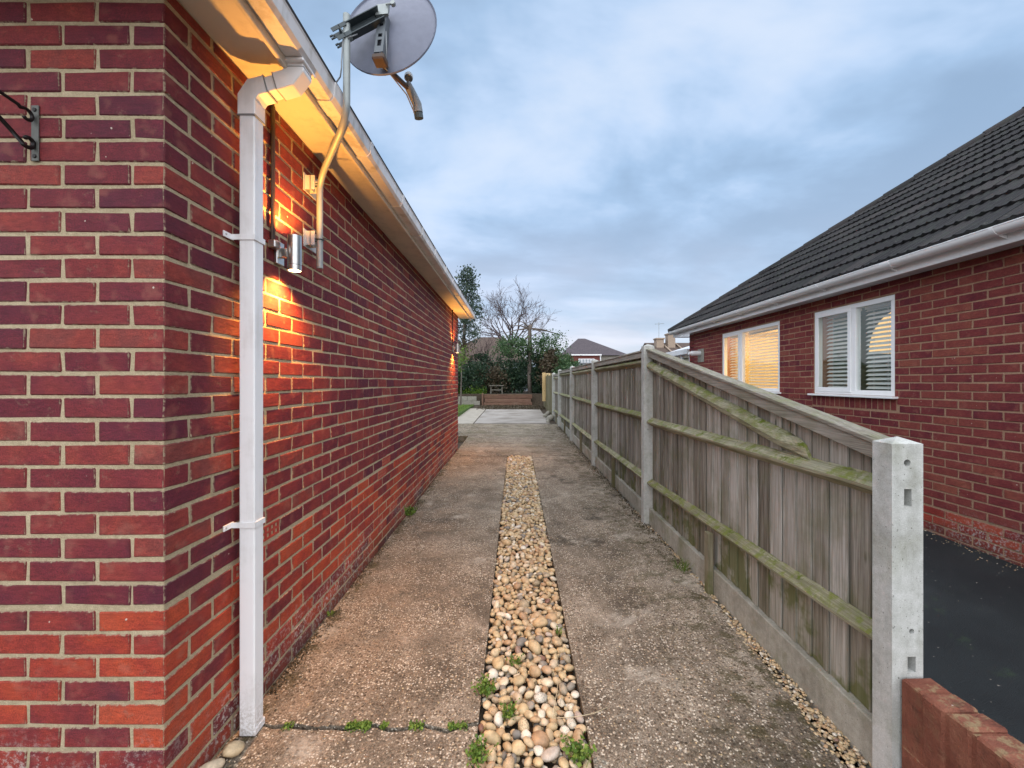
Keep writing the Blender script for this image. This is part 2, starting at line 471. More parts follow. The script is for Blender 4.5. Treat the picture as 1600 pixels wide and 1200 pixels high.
def drive_fn(tint):
    def fn(k):
        p = pos(k)
        x, y, z = zof(k, p)
        big = k.noise(p, 1.1, 4, 0.55); mid = k.noise(p, 5.5, 5, 0.62)
        m = k.math('ADD', k.math('MULTIPLY', big, 0.55), k.math('MULTIPLY', mid, 0.45))
        c = k.ramp(m, [(0.33, (.085, .068, .050)), (0.45, (.165, .135, .102)), (0.57, (.265, .222, .172)), (0.70, (.42, .37, .30))])
        # warm bounce from the brick wall, painted into the slab colour
        warm = k.math('MULTIPLY', k.step(x, -0.15, -0.95), k.step(mid, 0.35, 0.65))
        c = k.mix(k.math('MULTIPLY', warm, 0.40), c, (.23, .14, .08))
        # exposed aggregate
        v1 = k.voro(p, 70.0, out='Color'); vd = k.voro(p, 70.0)
        vr = zof(k, v1)[0]
        st = k.ramp(vr, [(0.0, (.060, .042, .028)), (0.3, (.105, .078, .052)), (0.6, (.20, .15, .10)), (0.82, (.37, .30, .21)), (1.0, (.62, .56, .46))])
        mask = k.math('MULTIPLY', k.step(vd, 0.56, 0.30), k.step(k.noise(p, 3.1, 4, 0.6), 0.30, 0.55))
        c = k.mix(k.math('MULTIPLY', mask, 0.85), c, st)
        v2 = k.voro(p, 240.0, out='Color')
        c = k.mix(0.5, c, k.mix(1.0, c, k.ramp(zof(k, v2)[1], [(0.0, G(.30)), (0.5, G(1.0)), (1.0, G(2.2))]), 'MULTIPLY'))
        pale = k.math('MULTIPLY', k.step(zof(k, k.voro(p, 120.0, out='Color'))[2], 0.86, 0.88), k.step(k.voro(p, 120.0), 0.55, 0.36))
        c = k.mix(k.math('MULTIPLY', pale, 0.85), c, (.66, .60, .50))
        # lichen, oil and moss stains
        lich = k.step(k.noise(k.vadd(p, (5, 5, 0)), 2.6, 6, 0.7), 0.56, 0.70)
        c = k.mix(k.math('MULTIPLY', lich, 0.55), c, (.50, .46, .39))
        dk = k.step(k.noise(k.vadd(p, (1.7, 8.1, 0)), 1.9, 6, 0.68), 0.55, 0.68)
        c = k.mix(k.math('MULTIPLY', dk, k.math('ADD', 0.30, k.math('MULTIPLY', k.step(x, -0.1, 0.4), 0.50))), c, (.034, .028, .019))
        mossy = k.math('MULTIPLY', k.step(k.noise(p, 10, 5, 0.7), 0.48, 0.62), k.math('MAXIMUM', k.step(x, -0.98, -1.10), k.step(x, 0.55, 1.15)))
        c = k.mix(k.math('MULTIPLY', mossy, 0.75), c, (.060, .052, .016))
        far = k.math('MULTIPLY', k.step(y, 6.0, 10.0), k.step(k.noise(p, 2.0, 5, 0.7), 0.45, 0.65))
        c = k.mix(k.math('MULTIPLY', far, 0.5), c, (.13, .115, .055))
        wob = k.n('ShaderNodeVectorMath', {0: p, 1: k.n('ShaderNodeTexNoise', {'Vector': p, 'Scale': 3.0, 'Detail': 5.0}).outputs['Color']}, operation='ADD').outputs[0]
        ck = k.step(k.voro(wob, 0.75, feature='DISTANCE_TO_EDGE'), 0.009, 0.003)
        c = k.mix(k.math('MULTIPLY', ck, k.math('ADD', 0.10, k.math('MULTIPLY', k.step(y, 5.5, 8.0), 0.6))), c, (.030, .024, .016))
        if tint is not None: c = k.mix(0.8, c, tint)
        h = k.math('ADD', k.math('MULTIPLY', k.step(vd, 0.6, 0.1), 0.9), k.math('MULTIPLY', k.noise(p, 180, 3, 0.7), 0.8))
        return pbsdf(k, c, 0.86, normal=k.bump(h, 0.75, 0.006), spec=0.3)
    return fn
M_DRIVE = mat('aggregate_concrete', drive_fn(None))
def pale_fn(k):
    p = pos(k)
    b = k.noise(p, 1.4, 6, 0.62); st = k.noise(k.vmul(p, (1.2, 5, 1)), 1.0, 6, 0.7)
    c = k.ramp(b, [(0.3, (.20, .18, .155)), (0.55, (.34, .31, .28)), (0.75, (.46, .43, .39))])
    c = k.mix(k.math('MULTIPLY', k.step(st, 0.52, 0.66), 0.75), c, (.20, .165, .13))
    return pbsdf(k, c, 0.85, normal=k.bump(k.noise(p, 60, 4), 0.4, 0.004))
M_PALESLAB = mat('pale_concrete', pale_fn)
def soil_fn(k):
    p = pos(k)
    c = k.ramp(k.noise(p, 14, 5, 0.7), [(0.3, (.030, .022, .015)), (0.6, (.075, .055, .036)), (0.75, (.14, .105, .07))])
    return pbsdf(k, c, 0.95, normal=k.bump(k.noise(p, 60, 5, 0.7), 0.9, 0.01))
M_SOIL = mat('soil', soil_fn)
def tarmac_fn(k):
    p = pos(k)
    c = k.ramp(k.noise(p, 2.0, 5, 0.6), [(0.35, (.004, .008, .010)), (0.6, (.009, .015, .017)), (0.75, (.02, .026, .028))])
    c = k.mix(1.0, c, k.ramp(k.noise(p, 240, 3, 0.7), [(0.25, G(.5)), (0.7, G(1.7))]), 'MULTIPLY')
    g = k.step(k.noise(p, 6, 5, 0.7), 0.60, 0.72)
    c = k.mix(k.math('MULTIPLY', g, 0.5), c, (.03, .06, .025))
    fl = k.step(k.noise(p, 55, 1, 0.3), 0.79, 0.80)
    c = k.mix(fl, c, (.35, .32, .28))
    return pbsdf(k, c, 0.6, normal=k.bump(k.noise(p, 190, 4, 0.7), 0.9, 0.006))
M_TARMAC = mat('dark_tarmac', tarmac_fn)
def lawn_fn(k):
    p = pos(k)
    c = k.ramp(k.noise(p, 5, 5, 0.7), [(0.3, (.045, .085, .018)), (0.6, (.085, .15, .028)), (0.75, (.15, .20, .05))])
    return pbsdf(k, c, 0.9, normal=k.bump(k.noise(p, 60, 5), 1.0, 0.02))
M_LAWN = mat('lawn_grass', lawn_fn)
def blade_fn(k):
    c = k.ramp(island(k), [(0.0, (.05, .10, .015)), (0.5, (.11, .19, .025)), (1.0, (.20, .27, .05))])
    return pbsdf(k, c, 0.6, spec=0.3)
M_BLADE = mat('grass_blade', blade_fn)
def straw_fn(k):
    return pbsdf(k, k.ramp(k.noise(pos(k), 30), [(0.3, (.42, .33, .20)), (0.7, (.62, .53, .36))]), 0.7)
M_STRAW = mat('dry_straw', straw_fn)

def pebble_fn(src):
    def fn(k):
        p = pos(k)
        r = objrnd(k) if src == 'obj' else island(k)
        r2 = k.math('FRACT', k.math('MULTIPLY', r, 37.7))
        c = k.ramp(r, [(0.0, (.19, .175, .155)), (0.07, (.27, .24, .20)), (0.12, (.47, .36, .21)), (0.28, (.55, .42, .24)), (0.45, (.47, .32, .18)), (0.6, (.61, .49, .31)), (0.75, (.40, .25, .14)), (0.88, (.66, .57, .42)), (0.97, (.70, .66, .57)), (1.0, (.22, .105, .07))])
        n = k.noise(k.vadd(p, k.n('ShaderNodeCombineXYZ', {0: k.math('MULTIPLY', r2, 9.0)}).outputs[0]), 45, 4, 0.6)
        c = k.mix(1.0, c, k.ramp(n, [(0.3, G(.72)), (0.7, G(1.2))]), 'MULTIPLY')
        sp = k.math('MULTIPLY', k.step(r2, 0.80, 0.85), k.step(k.noise(p, 260, 2, 0.6), 0.52, 0.6))
        c = k.mix(k.math('MULTIPLY', sp, 0.65), c, (.10, .085, .07))
        d = k.step(k.noise(p, 70, 3, 0.7), 0.58, 0.72)
        c = k.mix(k.math('MULTIPLY', d, 0.35), c, (.20, .15, .09))
        return pbsdf(k, c, 0.5, normal=k.bump(k.noise(p, 300, 3), 0.2, 0.002), spec=0.4)
    return fn
M_PEB = mat('pebble_stone', pebble_fn('obj'))
M_PEBS = mat('pebble_stone_mass', pebble_fn('isl'))

def metal_fn(c, rough, metal=1.0, n=0.1):
    def fn(k):
        p = pos(k)
        v = k.noise(p, 30, 4, 0.6)
        return pbsdf(k, k.mix(k.math('MULTIPLY', v, n * 2), c, tuple(x * 0.55 for x in c)), k.math('ADD', rough - 0.1, k.math('MULTIPLY', v, 0.2)), metal, normal=k.bump(k.noise(p, 200, 3), 0.05, 0.001))
    return fn
M_STEEL = mat('brushed_steel', metal_fn((.62, .61, .59), 0.34))
M_GALV = mat('galvanised_steel', metal_fn((.36, .40, .40), 0.55, 0.35, 0.2))
M_DARKMETAL = mat('dark_painted_steel', metal_fn((.055, .075, .085), 0.5, 0.2))
M_CHANNEL = mat('dull_grey_steel', metal_fn((.12, .14, .16), 0.5, 0.2, 0.2))
M_PLATE = mat('tarnished_plate', metal_fn((.13, .135, .125), 0.6, 0.2, 0.4))
M_IRON = mat('black_wrought_iron', metal_fn((.014, .012, .013), 0.45, 0.3))
M_DISH = mat('dish_grey_paint', metal_fn((.17, .19, .26), 0.5, 0.1, 0.25))
M_RUST = mat('rusty_steel', metal_fn((.105, .075, .06), 0.75, 0.0, 0.4))
M_GREYPL = mat('grey_plastic', metal_fn((.24, .26, .28), 0.45, 0.0))
M_LTGREYPL = mat('light_grey_plastic', metal_fn((.55, .57, .58), 0.4, 0.0))
M_BLACKPL = mat('black_plastic', metal_fn((.012, .012, .014), 0.35, 0.0))
M_CABLE = mat('dark_conduit', metal_fn((.045, .026, .018), 0.4, 0.0))
M_HOLE = mat('deep_recess', lambda k: pbsdf(k, (.012, .010, .009), 0.95, spec=0.1))
def bulb_fn(k):
    return k.n('ShaderNodeEmission', {'Color': (1.0, .66, .30), 'Strength': 14.0}).outputs[0]
M_BULB = mat('lit_bulb', bulb_fn)
def airbrick_fn(k):
    p = pos(k)
    return pbsdf(k, k.ramp(k.noise(p, 40, 3), [(0.3, (.26, .030, .022)), (0.7, (.38, .055, .035))]), 0.7, normal=k.bump(k.noise(p, 200, 3), 0.3, 0.003))
M_AIR = mat('terracotta_vent', airbrick_fn)
def redpaint_fn(k):
    p = pos(k)
    b = k.noise(p, 9, 5, 0.6)
    c = k.ramp(b, [(0.3, (.135, .045, .030)), (0.55, (.215, .078, .050)), (0.75, (.29, .125, .08))])
    u = k.step(up(k), 0.3, 0.8)
    lich = k.step(k.noise(p, 26, 6, 0.7), 0.50, 0.64)
    c = k.mix(k.math('MULTIPLY', lich, k.math('ADD', 0.12, k.math('MULTIPLY', u, 0.55))), c, (.30, .24, .13))
    c = k.mix(k.math('MULTIPLY', k.step(k.noise(p, 22, 2, 0.4), 0.74, 0.76), 0.9), c, (.72, .68, .62))
    dk = k.step(k.noise(k.vadd(p, (4, 2, 1)), 16, 5, 0.7), 0.54, 0.7)
    c = k.mix(k.math('MULTIPLY', dk, 0.6), c, (.07, .03, .022))
    h = k.math('ADD', k.noise(p, 60, 5, 0.7), k.math('MULTIPLY', k.noise(p, 250, 3), 0.4))
    return pbsdf(k, c, 0.85, normal=k.bump(h, 0.9, 0.01), spec=0.25)
M_REDWALL = mat('worn_red_masonry_paint', redpaint_fn)

def tile_fn(src):
    def fn(k):
        p = pos(k)
        r = objrnd(k) if src == 'obj' else island(k)
        c = k.ramp(r, [(0.0, (.012, .011, .013)), (0.5, (.021, .020, .022)), (1.0, (.038, .033, .034))])
        n = k.noise(p, 9, 6, 0.7)
        c = k.mix(k.math('MULTIPLY', k.step(n, 0.45, 0.68), 0.45), c, (.038, .048, .036))
        l = k.step(k.noise(p, 34, 4, 0.65), 0.62, 0.72)
        c = k.mix(k.math('MULTIPLY', l, 0.45), c, (.15, .15, .13))
        return pbsdf(k, c, 0.8, normal=k.bump(k.noise(p, 120, 4, 0.7), 0.5, 0.006), spec=0.3)
    return fn
M_TILE = mat('dark_roof_tile', tile_fn('obj'))
M_TILES = mat('dark_roof_tile_mass', tile_fn('isl'))

def glass_fn(k):
    g_ = k.n('ShaderNodeNewGeometry')
    c = k.math('ABSOLUTE', k.n('ShaderNodeVectorMath', {0: g_.outputs['Incoming'], 1: g_.outputs['True Normal']}, operation='DOT_PRODUCT').outputs['Value'])
    fr = k.math('ADD', 0.05, k.math('MULTIPLY', 0.95, k.math('POWER', k.math('SUBTRACT', 1.0, c), 5.0)))
    t = k.n('ShaderNodeBsdfTransparent', {'Color': (.95, .98, .975)}).outputs[0]
    g = k.n('ShaderNodeBsdfGlossy', {'Color': (1, 1, 1), 'Roughness': 0.0}).outputs[0]
    return k.n('ShaderNodeMixShader', {0: fr, 1: t, 2: g}).outputs[0]
M_GLASS = mat('window_glass', glass_fn)
M_SLAT = mat('blind_slat_white', lambda k: pbsdf(k, (.74, .75, .74), 0.4, **{'Transmission Weight': 0.0}))
M_ROOM = mat('room_wall', lambda k: pbsdf(k, k.ramp(k.noise(pos(k), 2), [(0.3, (.40, .40, .36)), (0.7, (.48, .47, .43))]), 0.8))
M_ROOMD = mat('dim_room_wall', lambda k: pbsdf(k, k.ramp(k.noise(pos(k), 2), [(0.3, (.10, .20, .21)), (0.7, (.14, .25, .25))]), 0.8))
def glow_fn(k):
    return k.n('ShaderNodeEmission', {'Color': (1.0, .60, .24), 'Strength': 0.42}).outputs[0]
M_GLOW = mat('amber_dome_glow', glow_fn)  # emissive surface for the assumed source of the amber window glow

def leaf_mat(name, stops, rough=0.55):
    def fn(k):
        p = pos(k)
        f = k.math('ADD', k.math('MULTIPLY', island(k), 0.6), k.math('MULTIPLY', k.noise(p, 1.1, 3), 0.4))
        c = k.ramp(f, stops)
        d = pbsdf(k, c, rough, spec=0.35)
        tr = k.n('ShaderNodeBsdfTranslucent', {'Color': c}).outputs[0]
        return k.n('ShaderNodeMixShader', {0: 0.25, 1: d, 2: tr}).outputs[0]
    return mat(name, fn)
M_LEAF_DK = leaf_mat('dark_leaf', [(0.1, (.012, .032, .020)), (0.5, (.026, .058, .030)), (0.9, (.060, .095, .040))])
M_LEAF_MID = leaf_mat('mid_leaf', [(0.1, (.022, .060, .024)), (0.5, (.055, .115, .042)), (0.9, (.13, .19, .085))])
M_LEAF_LT = leaf_mat('bright_leaf', [(0.1, (.05, .11, .012)), (0.5, (.10, .19, .02)), (0.9, (.18, .28, .04))])
M_LEAF_BR = leaf_mat('brown_leaf', [(0.1, (.045, .034, .020)), (0.5, (.085, .064, .040)), (0.9, (.15, .12, .07))])
M_CONIF = leaf_mat('conifer_leaf', [(0.1, (.022, .048, .038)), (0.5, (.050, .085, .060)), (0.9, (.10, .125, .075))])
def bark_fn(ca, cb):
    def fn(k):
        p = pos(k)
        return pbsdf(k, k.ramp(k.noise(k.vmul(p, (14, 14, 3)), 1, 4, 0.7), [(0.3, ca), (0.7, cb)]), 0.9, normal=k.bump(k.noise(k.vmul(p, (40, 40, 9)), 1, 3), 0.6, 0.02))
    return fn
M_BARK = mat('grey_bark', bark_fn((.07, .055, .045), (.17, .14, .12)))
M_TWIG = mat('pinkish_twig', bark_fn((.055, .036, .036), (.12, .085, .083)))

def plain(name, ca, cb, scale=8, rough=0.85, bump=0.3):
    return mat(name, lambda k: pbsdf(k, k.ramp(k.noise(pos(k), scale, 5, 0.65), [(0.3, ca), (0.7, cb)]), rough, normal=k.bump(k.noise(pos(k), scale * 6, 3), bump, 0.01)))
M_RENDER = plain('old_render', (.27, .25, .21), (.40, .37, .32), 4)
M_ROOFBR = plain('brown_clay_roof', (.060, .040, .032), (.115, .080, .062), 7)
M_ROOFDK = plain('dark_slate_roof', (.050, .042, .050), (.098, .078, .085), 5)
M_HUNG = plain('hung_tile_red', (.11, .030, .026), (.18, .055, .042), 9)
M_CHIM = plain('pale_chimney_brick', (.27, .20, .15), (.40, .32, .25), 12)
M_DARKWIN = mat('dark_window_glass', lambda k: pbsdf(k, (.02, .025, .03), 0.08))
M_PALEWIN = mat('sky_lit_window_glass', lambda k: pbsdf(k, (.30, .34, .38), 0.1))  # sky reflection put into the pane as a pale colour
M_FELT = plain('grey_roof_felt', (.10, .11, .12), (.17, .18, .19), 5)
M_BLOCK = plain('grey_block', (.19, .18, .15), (.30, .285, .24), 9)
M_PAVE = plain('paving', (.30, .27, .22), (.43, .39, .33), 4)

# ------------------------------------------------------------------ ground
mb = MB()
mb.add([(-400, -200, -.28), (400, -200, -.28), (400, 600, -.28), (-400, 600, -.28)], [(0, 1, 2, 3)])
mb.build('ground', M_SOIL, kind='structure')

def grid_slab(name, xa, xb, ya, yb, parent, material, step=0.06, dz=0.0, jit_front=0.0, jit_back=0.0, wob=0.003, seed=0, jl=0.0, jr=0.0, thick=0.14, **tags):
    """a cast slab: displaced top sheet with real sides. xa/xb may be functions of y"""
    fa = xa if callable(xa) else (lambda y: xa)
    fb = xb if callable(xb) else (lambda y: xb)
    nx = max(2, int((fb(ya) - fa(ya)) / step)); ny = max(2, int((yb - ya) / step))
    m = MB()
    rs = random.Random(seed)
    for j in range(ny + 1):
        t = j / ny
        for i in range(nx + 1):
            s = i / nx
            y = ya + (yb - ya) * t
            x = fa(y) + (fb(y) - fa(y)) * s
            if j == 0: y += jit_front * (mnoise.noise(Vector((x * 9, seed, 0))) * 1.2 + mnoise.noise(Vector((x * 31, seed, 3))) * 0.5)
            if j == ny: y += jit_back * (mnoise.noise(Vector((x * 9, seed, 0))) * 1.2 + mnoise.noise(Vector((x * 31, seed, 3))) * 0.5)
            if i == 0: x += jl * mnoise.noise(Vector((0, y * 11, seed)))
            if i == nx: x += jr * mnoise.noise(Vector((5, y * 11, seed)))
            z = gz(x, y) + dz + wob * mnoise.noise(Vector((x * 4, y * 4, 0))) + wob * 0.6 * mnoise.noise(Vector((x * 17, y * 17, 2)))
            if i in (0, nx) or j in (0, ny): z -= 0.004
            m.v.append((x, y, z))
    W = nx + 1
    for j in range(ny):
        for i in range(nx):
            m.f.append((j * W + i, j * W + i + 1, (j + 1) * W + i + 1, (j + 1) * W + i))
    ring = [i for i in range(W)] + [j * W + nx for j in range(1, ny + 1)] + [ny * W + i for i in range(nx - 1, -1, -1)] + [j * W for j in range(ny - 1, 0, -1)]
    o = len(m.v)
    for r in ring:
        v = m.v[r]; m.v.append((v[0], v[1], v[2] - thick))
    n = len(ring)
    for i in range(n):
        m.f.append((ring[i], o + i, o + (i + 1) % n, ring[(i + 1) % n]))
    return m.build(name, material, parent, smooth=50, **tags)

drive = setting('driveway')
WALLX = -1.14
SX0, SX1, SY1 = -0.158, 0.292, 7.62      # pebble trench
def crack_y(x): return 1.735 + 0.035 * (x + 1)
grid_slab('concrete_slab', -1.9, SX0, -1.0, 1.735, drive, M_DRIVE, jit_back=0.030, seed=3)
grid_slab('concrete_slab', -1.135, SX0, 1.757, 7.60, drive, M_DRIVE, jit_front=0.030, seed=3)
def rightx(y): return 1.15 + 0.085 * sm((y - 1.0) / 2.2)
grid_slab('concrete_slab', SX1, rightx, -1.0, 7.60, drive, M_DRIVE, seed=5, jr=0.03)
grid_slab('concrete_slab', -1.135, 1.24, 7.63, 10.1, drive, M_DRIVE, step=0.1, seed=6, jit_front=0.01)
grid_slab('concrete_slab', -2.6, 1.24, 10.12, 12.62, drive, M_DRIVE, step=0.12, seed=7, jit_front=0.012)
grid_slab('pale_slab', -1.25, 1.02, 12.65, 17.85, drive, M_PALESLAB, step=0.15, dz=0.015, seed=8)
grid_slab('garden_path', -2.9, -1.30, 12.75, 18.6, drive, M_PAVE, step=0.2, seed=9)
mb = MB()
mb.add([(-3, -2, -.20), (1.3, -2, -.14), (1.3, 12.7, .05), (-3, 12.7, .05)], [(0, 1, 2, 3)])
mb.build('driveway_base', M_SOIL, drive)
# back yard earth
mb = MB()
N = 20
for j in range(N + 1):
    for i in range(N + 1):
        x = -9 + 14 * i / N; y = 12.6 + 10 * j / N
        mb.v.append((x, y, gz(0, y) - 0.03 + 0.02 * mnoise.noise(Vector((x, y, 0)))))
for j in range(N):
    for i in range(N):
        a = j * (N + 1) + i
        mb.f.append((a, a + 1, a + N + 2, a + N + 1))
mb.build('yard_earth', M_SOIL, kind='structure')

# neighbour's tarmac drive
mb = MB()
def tz(x, y): return 0.02 + 0.015 * max(0, min(y, 12)) + 0.02 * mnoise.noise(Vector((x * 1.5, y * 1.5, 4)))
nx, ny = 26, 60
for j in range(ny + 1):
    for i in range(nx + 1):
        x = 1.29 + 2.55 * i / nx; y = -1 + 15 * j / ny
        mb.v.append((x, y, tz(x, y) + 0.006 * mnoise.noise(Vector((x * 9, y * 9, 1)))))
for j in range(ny):
    for i in range(nx):
        a = j * (nx + 1) + i
        mb.f.append((a, a + 1, a + nx + 2, a + nx + 1))
mb.build('tarmac_driveway', M_TARMAC, smooth=True, kind='structure')

# ------------------------------------------------------------------ pebbles
bed = setting('pebble_bed')
mb = MB()
for j in range(31):
    for i in range(5):
        y = 0.9 + (SY1 - 0.9) * j / 30; x = SX0 - .005 + (SX1 - SX0 + .01) * i / 4
        mb.v.append((x, y, gz(0, y) - 0.055))
for j in range(30):
    for i in range(4):
        a = j * 5 + i; mb.f.append((a, a + 1, a + 6, a + 5))
mb.build('bed_base', M_SOIL, bed)

def pebble_mesh(seed, sub=2):
    rs = random.Random(seed)
    bm = bmesh.new()
    bmesh.ops.create_icosphere(bm, subdivisions=sub, radius=1.0)
    o = Vector((rs.uniform(0, 50), rs.uniform(0, 50), 0))
    sc = Vector((rs.uniform(.9, 1.15), rs.uniform(0.60, 0.95), rs.uniform(0.45, 0.78)))
    for v in bm.verts:
        d = 1 + 0.30 * mnoise.noise(v.co * 0.8 + o) + 0.11 * mnoise.noise(v.co * 2.1 + o)
        v.co = Vector((v.co.x * sc.x, v.co.y * sc.y, v.co.z * sc.z)) * d
    me = D.meshes.new('pebble')
    bm.to_mesh(me); bm.free()
    me.polygons.foreach_set('use_smooth', [True] * len(me.polygons))
    return me
PEBM = [pebble_mesh(i) for i in range(24)]
for me in PEBM: me.materials.append(M_PEB)
PEBG = [([v.co.copy() for v in me.vertices], [tuple(p.vertices) for p in me.polygons]) for me in PEBM]

rs = random.Random(5)
cells = {}
CELL = 0.05
pebs = []
def fits(x, y, r, ov):
    ci, cj = int(math.floor(x / CELL)), int(math.floor(y / CELL))
    for a in range(ci - 2, ci + 3):
        for b in range(cj - 2, cj + 3):
            for (px, py, pr) in cells.get((a, b), ()):
                if (px - x) ** 2 + (py - y) ** 2 < ((r + pr) * ov) ** 2: return False
    return True
for phase, (rlo, rhi, tries, ov, zo) in enumerate([(0.030, 0.041, 500, .95, 0.0), (0.020, 0.030, 12000, .74, -0.002), (0.012, 0.020, 26000, .68, -0.009)]):
    for _ in range(tries):
        y = rs.uniform(1.15, SY1 - 0.015); r = rs.uniform(rlo, rhi)
        if phase == 0 and y > 2.6 and rs.random() < 0.75: continue
        x = rs.uniform(SX0 + r * .7, SX1 - r * .7)
        if fits(x, y, r, ov):
            cells.setdefault((int(math.floor(x / CELL)), int(math.floor(y / CELL))), []).append((x, y, r))
            pebs.append((x, y, gz(0, y) - 0.012 + zo + rs.uniform(-.006, .010) + (r - .025) * .25, r))
# a lower layer shows in the gaps
for _ in range(1700):
    y = rs.uniform(1.15, SY1 - 0.015); r = rs.uniform(.014, .024)
    pebs.append((rs.uniform(SX0 + r, SX1 - r), y, gz(0, y) - 0.036, r))
order = sorted(range(len(pebs)), key=lambda i: -(pebs[i][3] / max(pebs[i][1], .9)) if pebs[i][2] > gz(0, pebs[i][1]) - 0.03 and pebs[i][1] > 1.5 else 0)
solo = set(order[:300])
mass = MB()
for i, (x, y, z, r) in enumerate(pebs):
    rot = (rs.uniform(-.45, .45), rs.uniform(-.45, .45), rs.uniform(0, 6.28))
    vi = rs.randrange(len(PEBM))
    if i in solo:
        o = place('pebble', PEBM[vi], (x, y, z), bed, rot)
        o.scale = (r, r, r)
    else:
        m4 = Matrix.Translation((x, y, z)) @ (Matrix.Rotation(rot[2], 4, 'Z') @ Matrix.Rotation(rot[1], 4, 'Y') @ Matrix.Rotation(rot[0], 4, 'X')) @ Matrix.Scale(r, 4)
        mass.add([m4 @ v for v in PEBG[vi][0]], PEBG[vi][1])
mass.build('pebbles', M_PEBS, bed, smooth=True, fix=False, kind='stuff')

# pea gravel between the drive and the fence
gr = MB()
small = pebble_mesh(77, 1)
sv_, sf_ = [v.co.copy() for v in small.vertices], [tuple(p.vertices) for p in small.polygons]
D.meshes.remove(small)
for _ in range(2600):
    y = 1.2 + 3.2 * rs.random() ** 1.5
    a, b = rightx(y) - 0.02, 1.268
    x = rs.uniform(a, b)
    if rs.random() > (1.0 if y < 2.4 else 0.45): continue
    r = rs.uniform(.006, .013)
    m4 = Matrix.Translation((x, y, gz(x, y) - 0.012 + rs.uniform(-.006, .008))) @ Matrix.Rotation(rs.uniform(0, 6.28), 4, 'Z') @ Matrix.Rotation(rs.uniform(-.6, .6), 4, 'X') @ Matrix.Scale(r, 4)
    gr.add([m4 @ v for v in sv_], sf_)
gravel = gr.build('gravel', M_PEBS, None, smooth=True, fix=False, kind='stuff')

# loose grit lying on the slabs
gt = MB()
for _ in range(1500):
    x = rs.uniform(-1.1, 1.2); y = 1.35 + 5.5 * rs.random() ** 2
    if SX0 - .01 < x < SX1 + .01: continue
    r = rs.uniform(.002, .0055)
    m4 = Matrix.Translation((x, y, gz(x, y) + r * .1)) @ Matrix.Rotation(rs.uniform(0, 6.28), 4, 'Z') @ Matrix.Scale(r, 4)
    gt.add([m4 @ v for v in sv_], sf_)
gt.build('grit', M_PEBS, None, smooth=True, fix=False, kind='stuff')

# ------------------------------------------------------------------ brickwork
def brick_mesh(L, W, H, seed, material, c=0.004):
    random.seed(seed)
    m = MB()
    m.cbox(-W / 2, W / 2, -L / 2, L / 2, -H / 2, H / 2, c, jit=0.0022)
    me = D.meshes.new('brick')
    me.from_pydata(m.v, [], m.f)
    bm = bmesh.new(); bm.from_mesh(me); bmesh.ops.recalc_face_normals(bm, faces=bm.faces); bm.to_mesh(me); bm.free()
    me.materials.append(material)
    return me
class Brickwork:
    def __init__(s): s.b = []          # (x0,x1,y0,y1,z0,z1, px)
    def add(s, x0, x1, y0, y1, z0, z1, faces):
        px = 0
        for f in faces:
            if f == 'x+': q = [(x1, y0, z0), (x1, y1, z0), (x1, y1, z1), (x1, y0, z1)]
            elif f == 'x-': q = [(x0, y0, z0), (x0, y1, z0), (x0, y1, z1), (x0, y0, z1)]
            else: q = [(x0, y0, z0), (x1, y0, z0), (x1, y0, z1), (x0, y0, z1)]
            px += quad_px(q)
        s.b.append((x0, x1, y0, y1, z0, z1, px))
    def build(s, parent, m_obj, m_isl, limit=300, seed=1):
        rs = random.Random(seed)
        s.b.sort(key=lambda b: -b[6])
        cache = {}
        mass = MB()
        for i, (x0, x1, y0, y1, z0, z1, px) in enumerate(s.b):
            j = (rs.uniform(-.0012, .0012), rs.uniform(-.0015, .0015), rs.uniform(-.0015, .0015))
            if i < limit and px > 0:
                key = (round(x1 - x0, 3), round(y1 - y0, 3), round(z1 - z0, 3), rs.randrange(7))
                if key not in cache: cache[key] = brick_mesh(y1 - y0, x1 - x0, z1 - z0, hash(key) % 9999, m_obj)
                place('brick', cache[key], ((x0 + x1) / 2 + j[0], (y0 + y1) / 2 + j[1], (z0 + z1) / 2 + j[2]), parent,
                      (rs.uniform(-.004, .004), rs.uniform(-.003, .003), rs.uniform(-.003, .003)))
            else:
                random.seed(rs.random())
                mass.cbox(x0 + j[0], x1 + j[0], y0 + j[1], y1 + j[1], z0 + j[2], z1 + j[2], 0.004, jit=0.0022)
        if mass.v: mass.build('brick_mass', m_isl, parent, kind='stuff')

def row_bricks(a, b, start, L=0.2150, J=0.0100, cuts=()):
    """stretcher segments along [a,b] with the first joint at start; cuts are open intervals"""
    out = []
    t = start
    while t > a: t -= (L + J)
    segs = []
    while t < b:
        s0, s1 = max(a, t), min(b, t + L)
        if s1 - s0 > 0.03: segs.append((s0, s1))
        t += L + J
    for (s0, s1) in segs:
        parts = [(s0, s1)]
        for (c0, c1) in cuts:
            nxt = []
            for (p0, p1) in parts:
                if c1 <= p0 or c0 >= p1: nxt.append((p0, p1)); continue
                if c0 - p0 > 0.03: nxt.append((p0, c0))
                if p1 - c1 > 0.03: nxt.append((c1, p1))
            parts = nxt
        out += parts
    return out

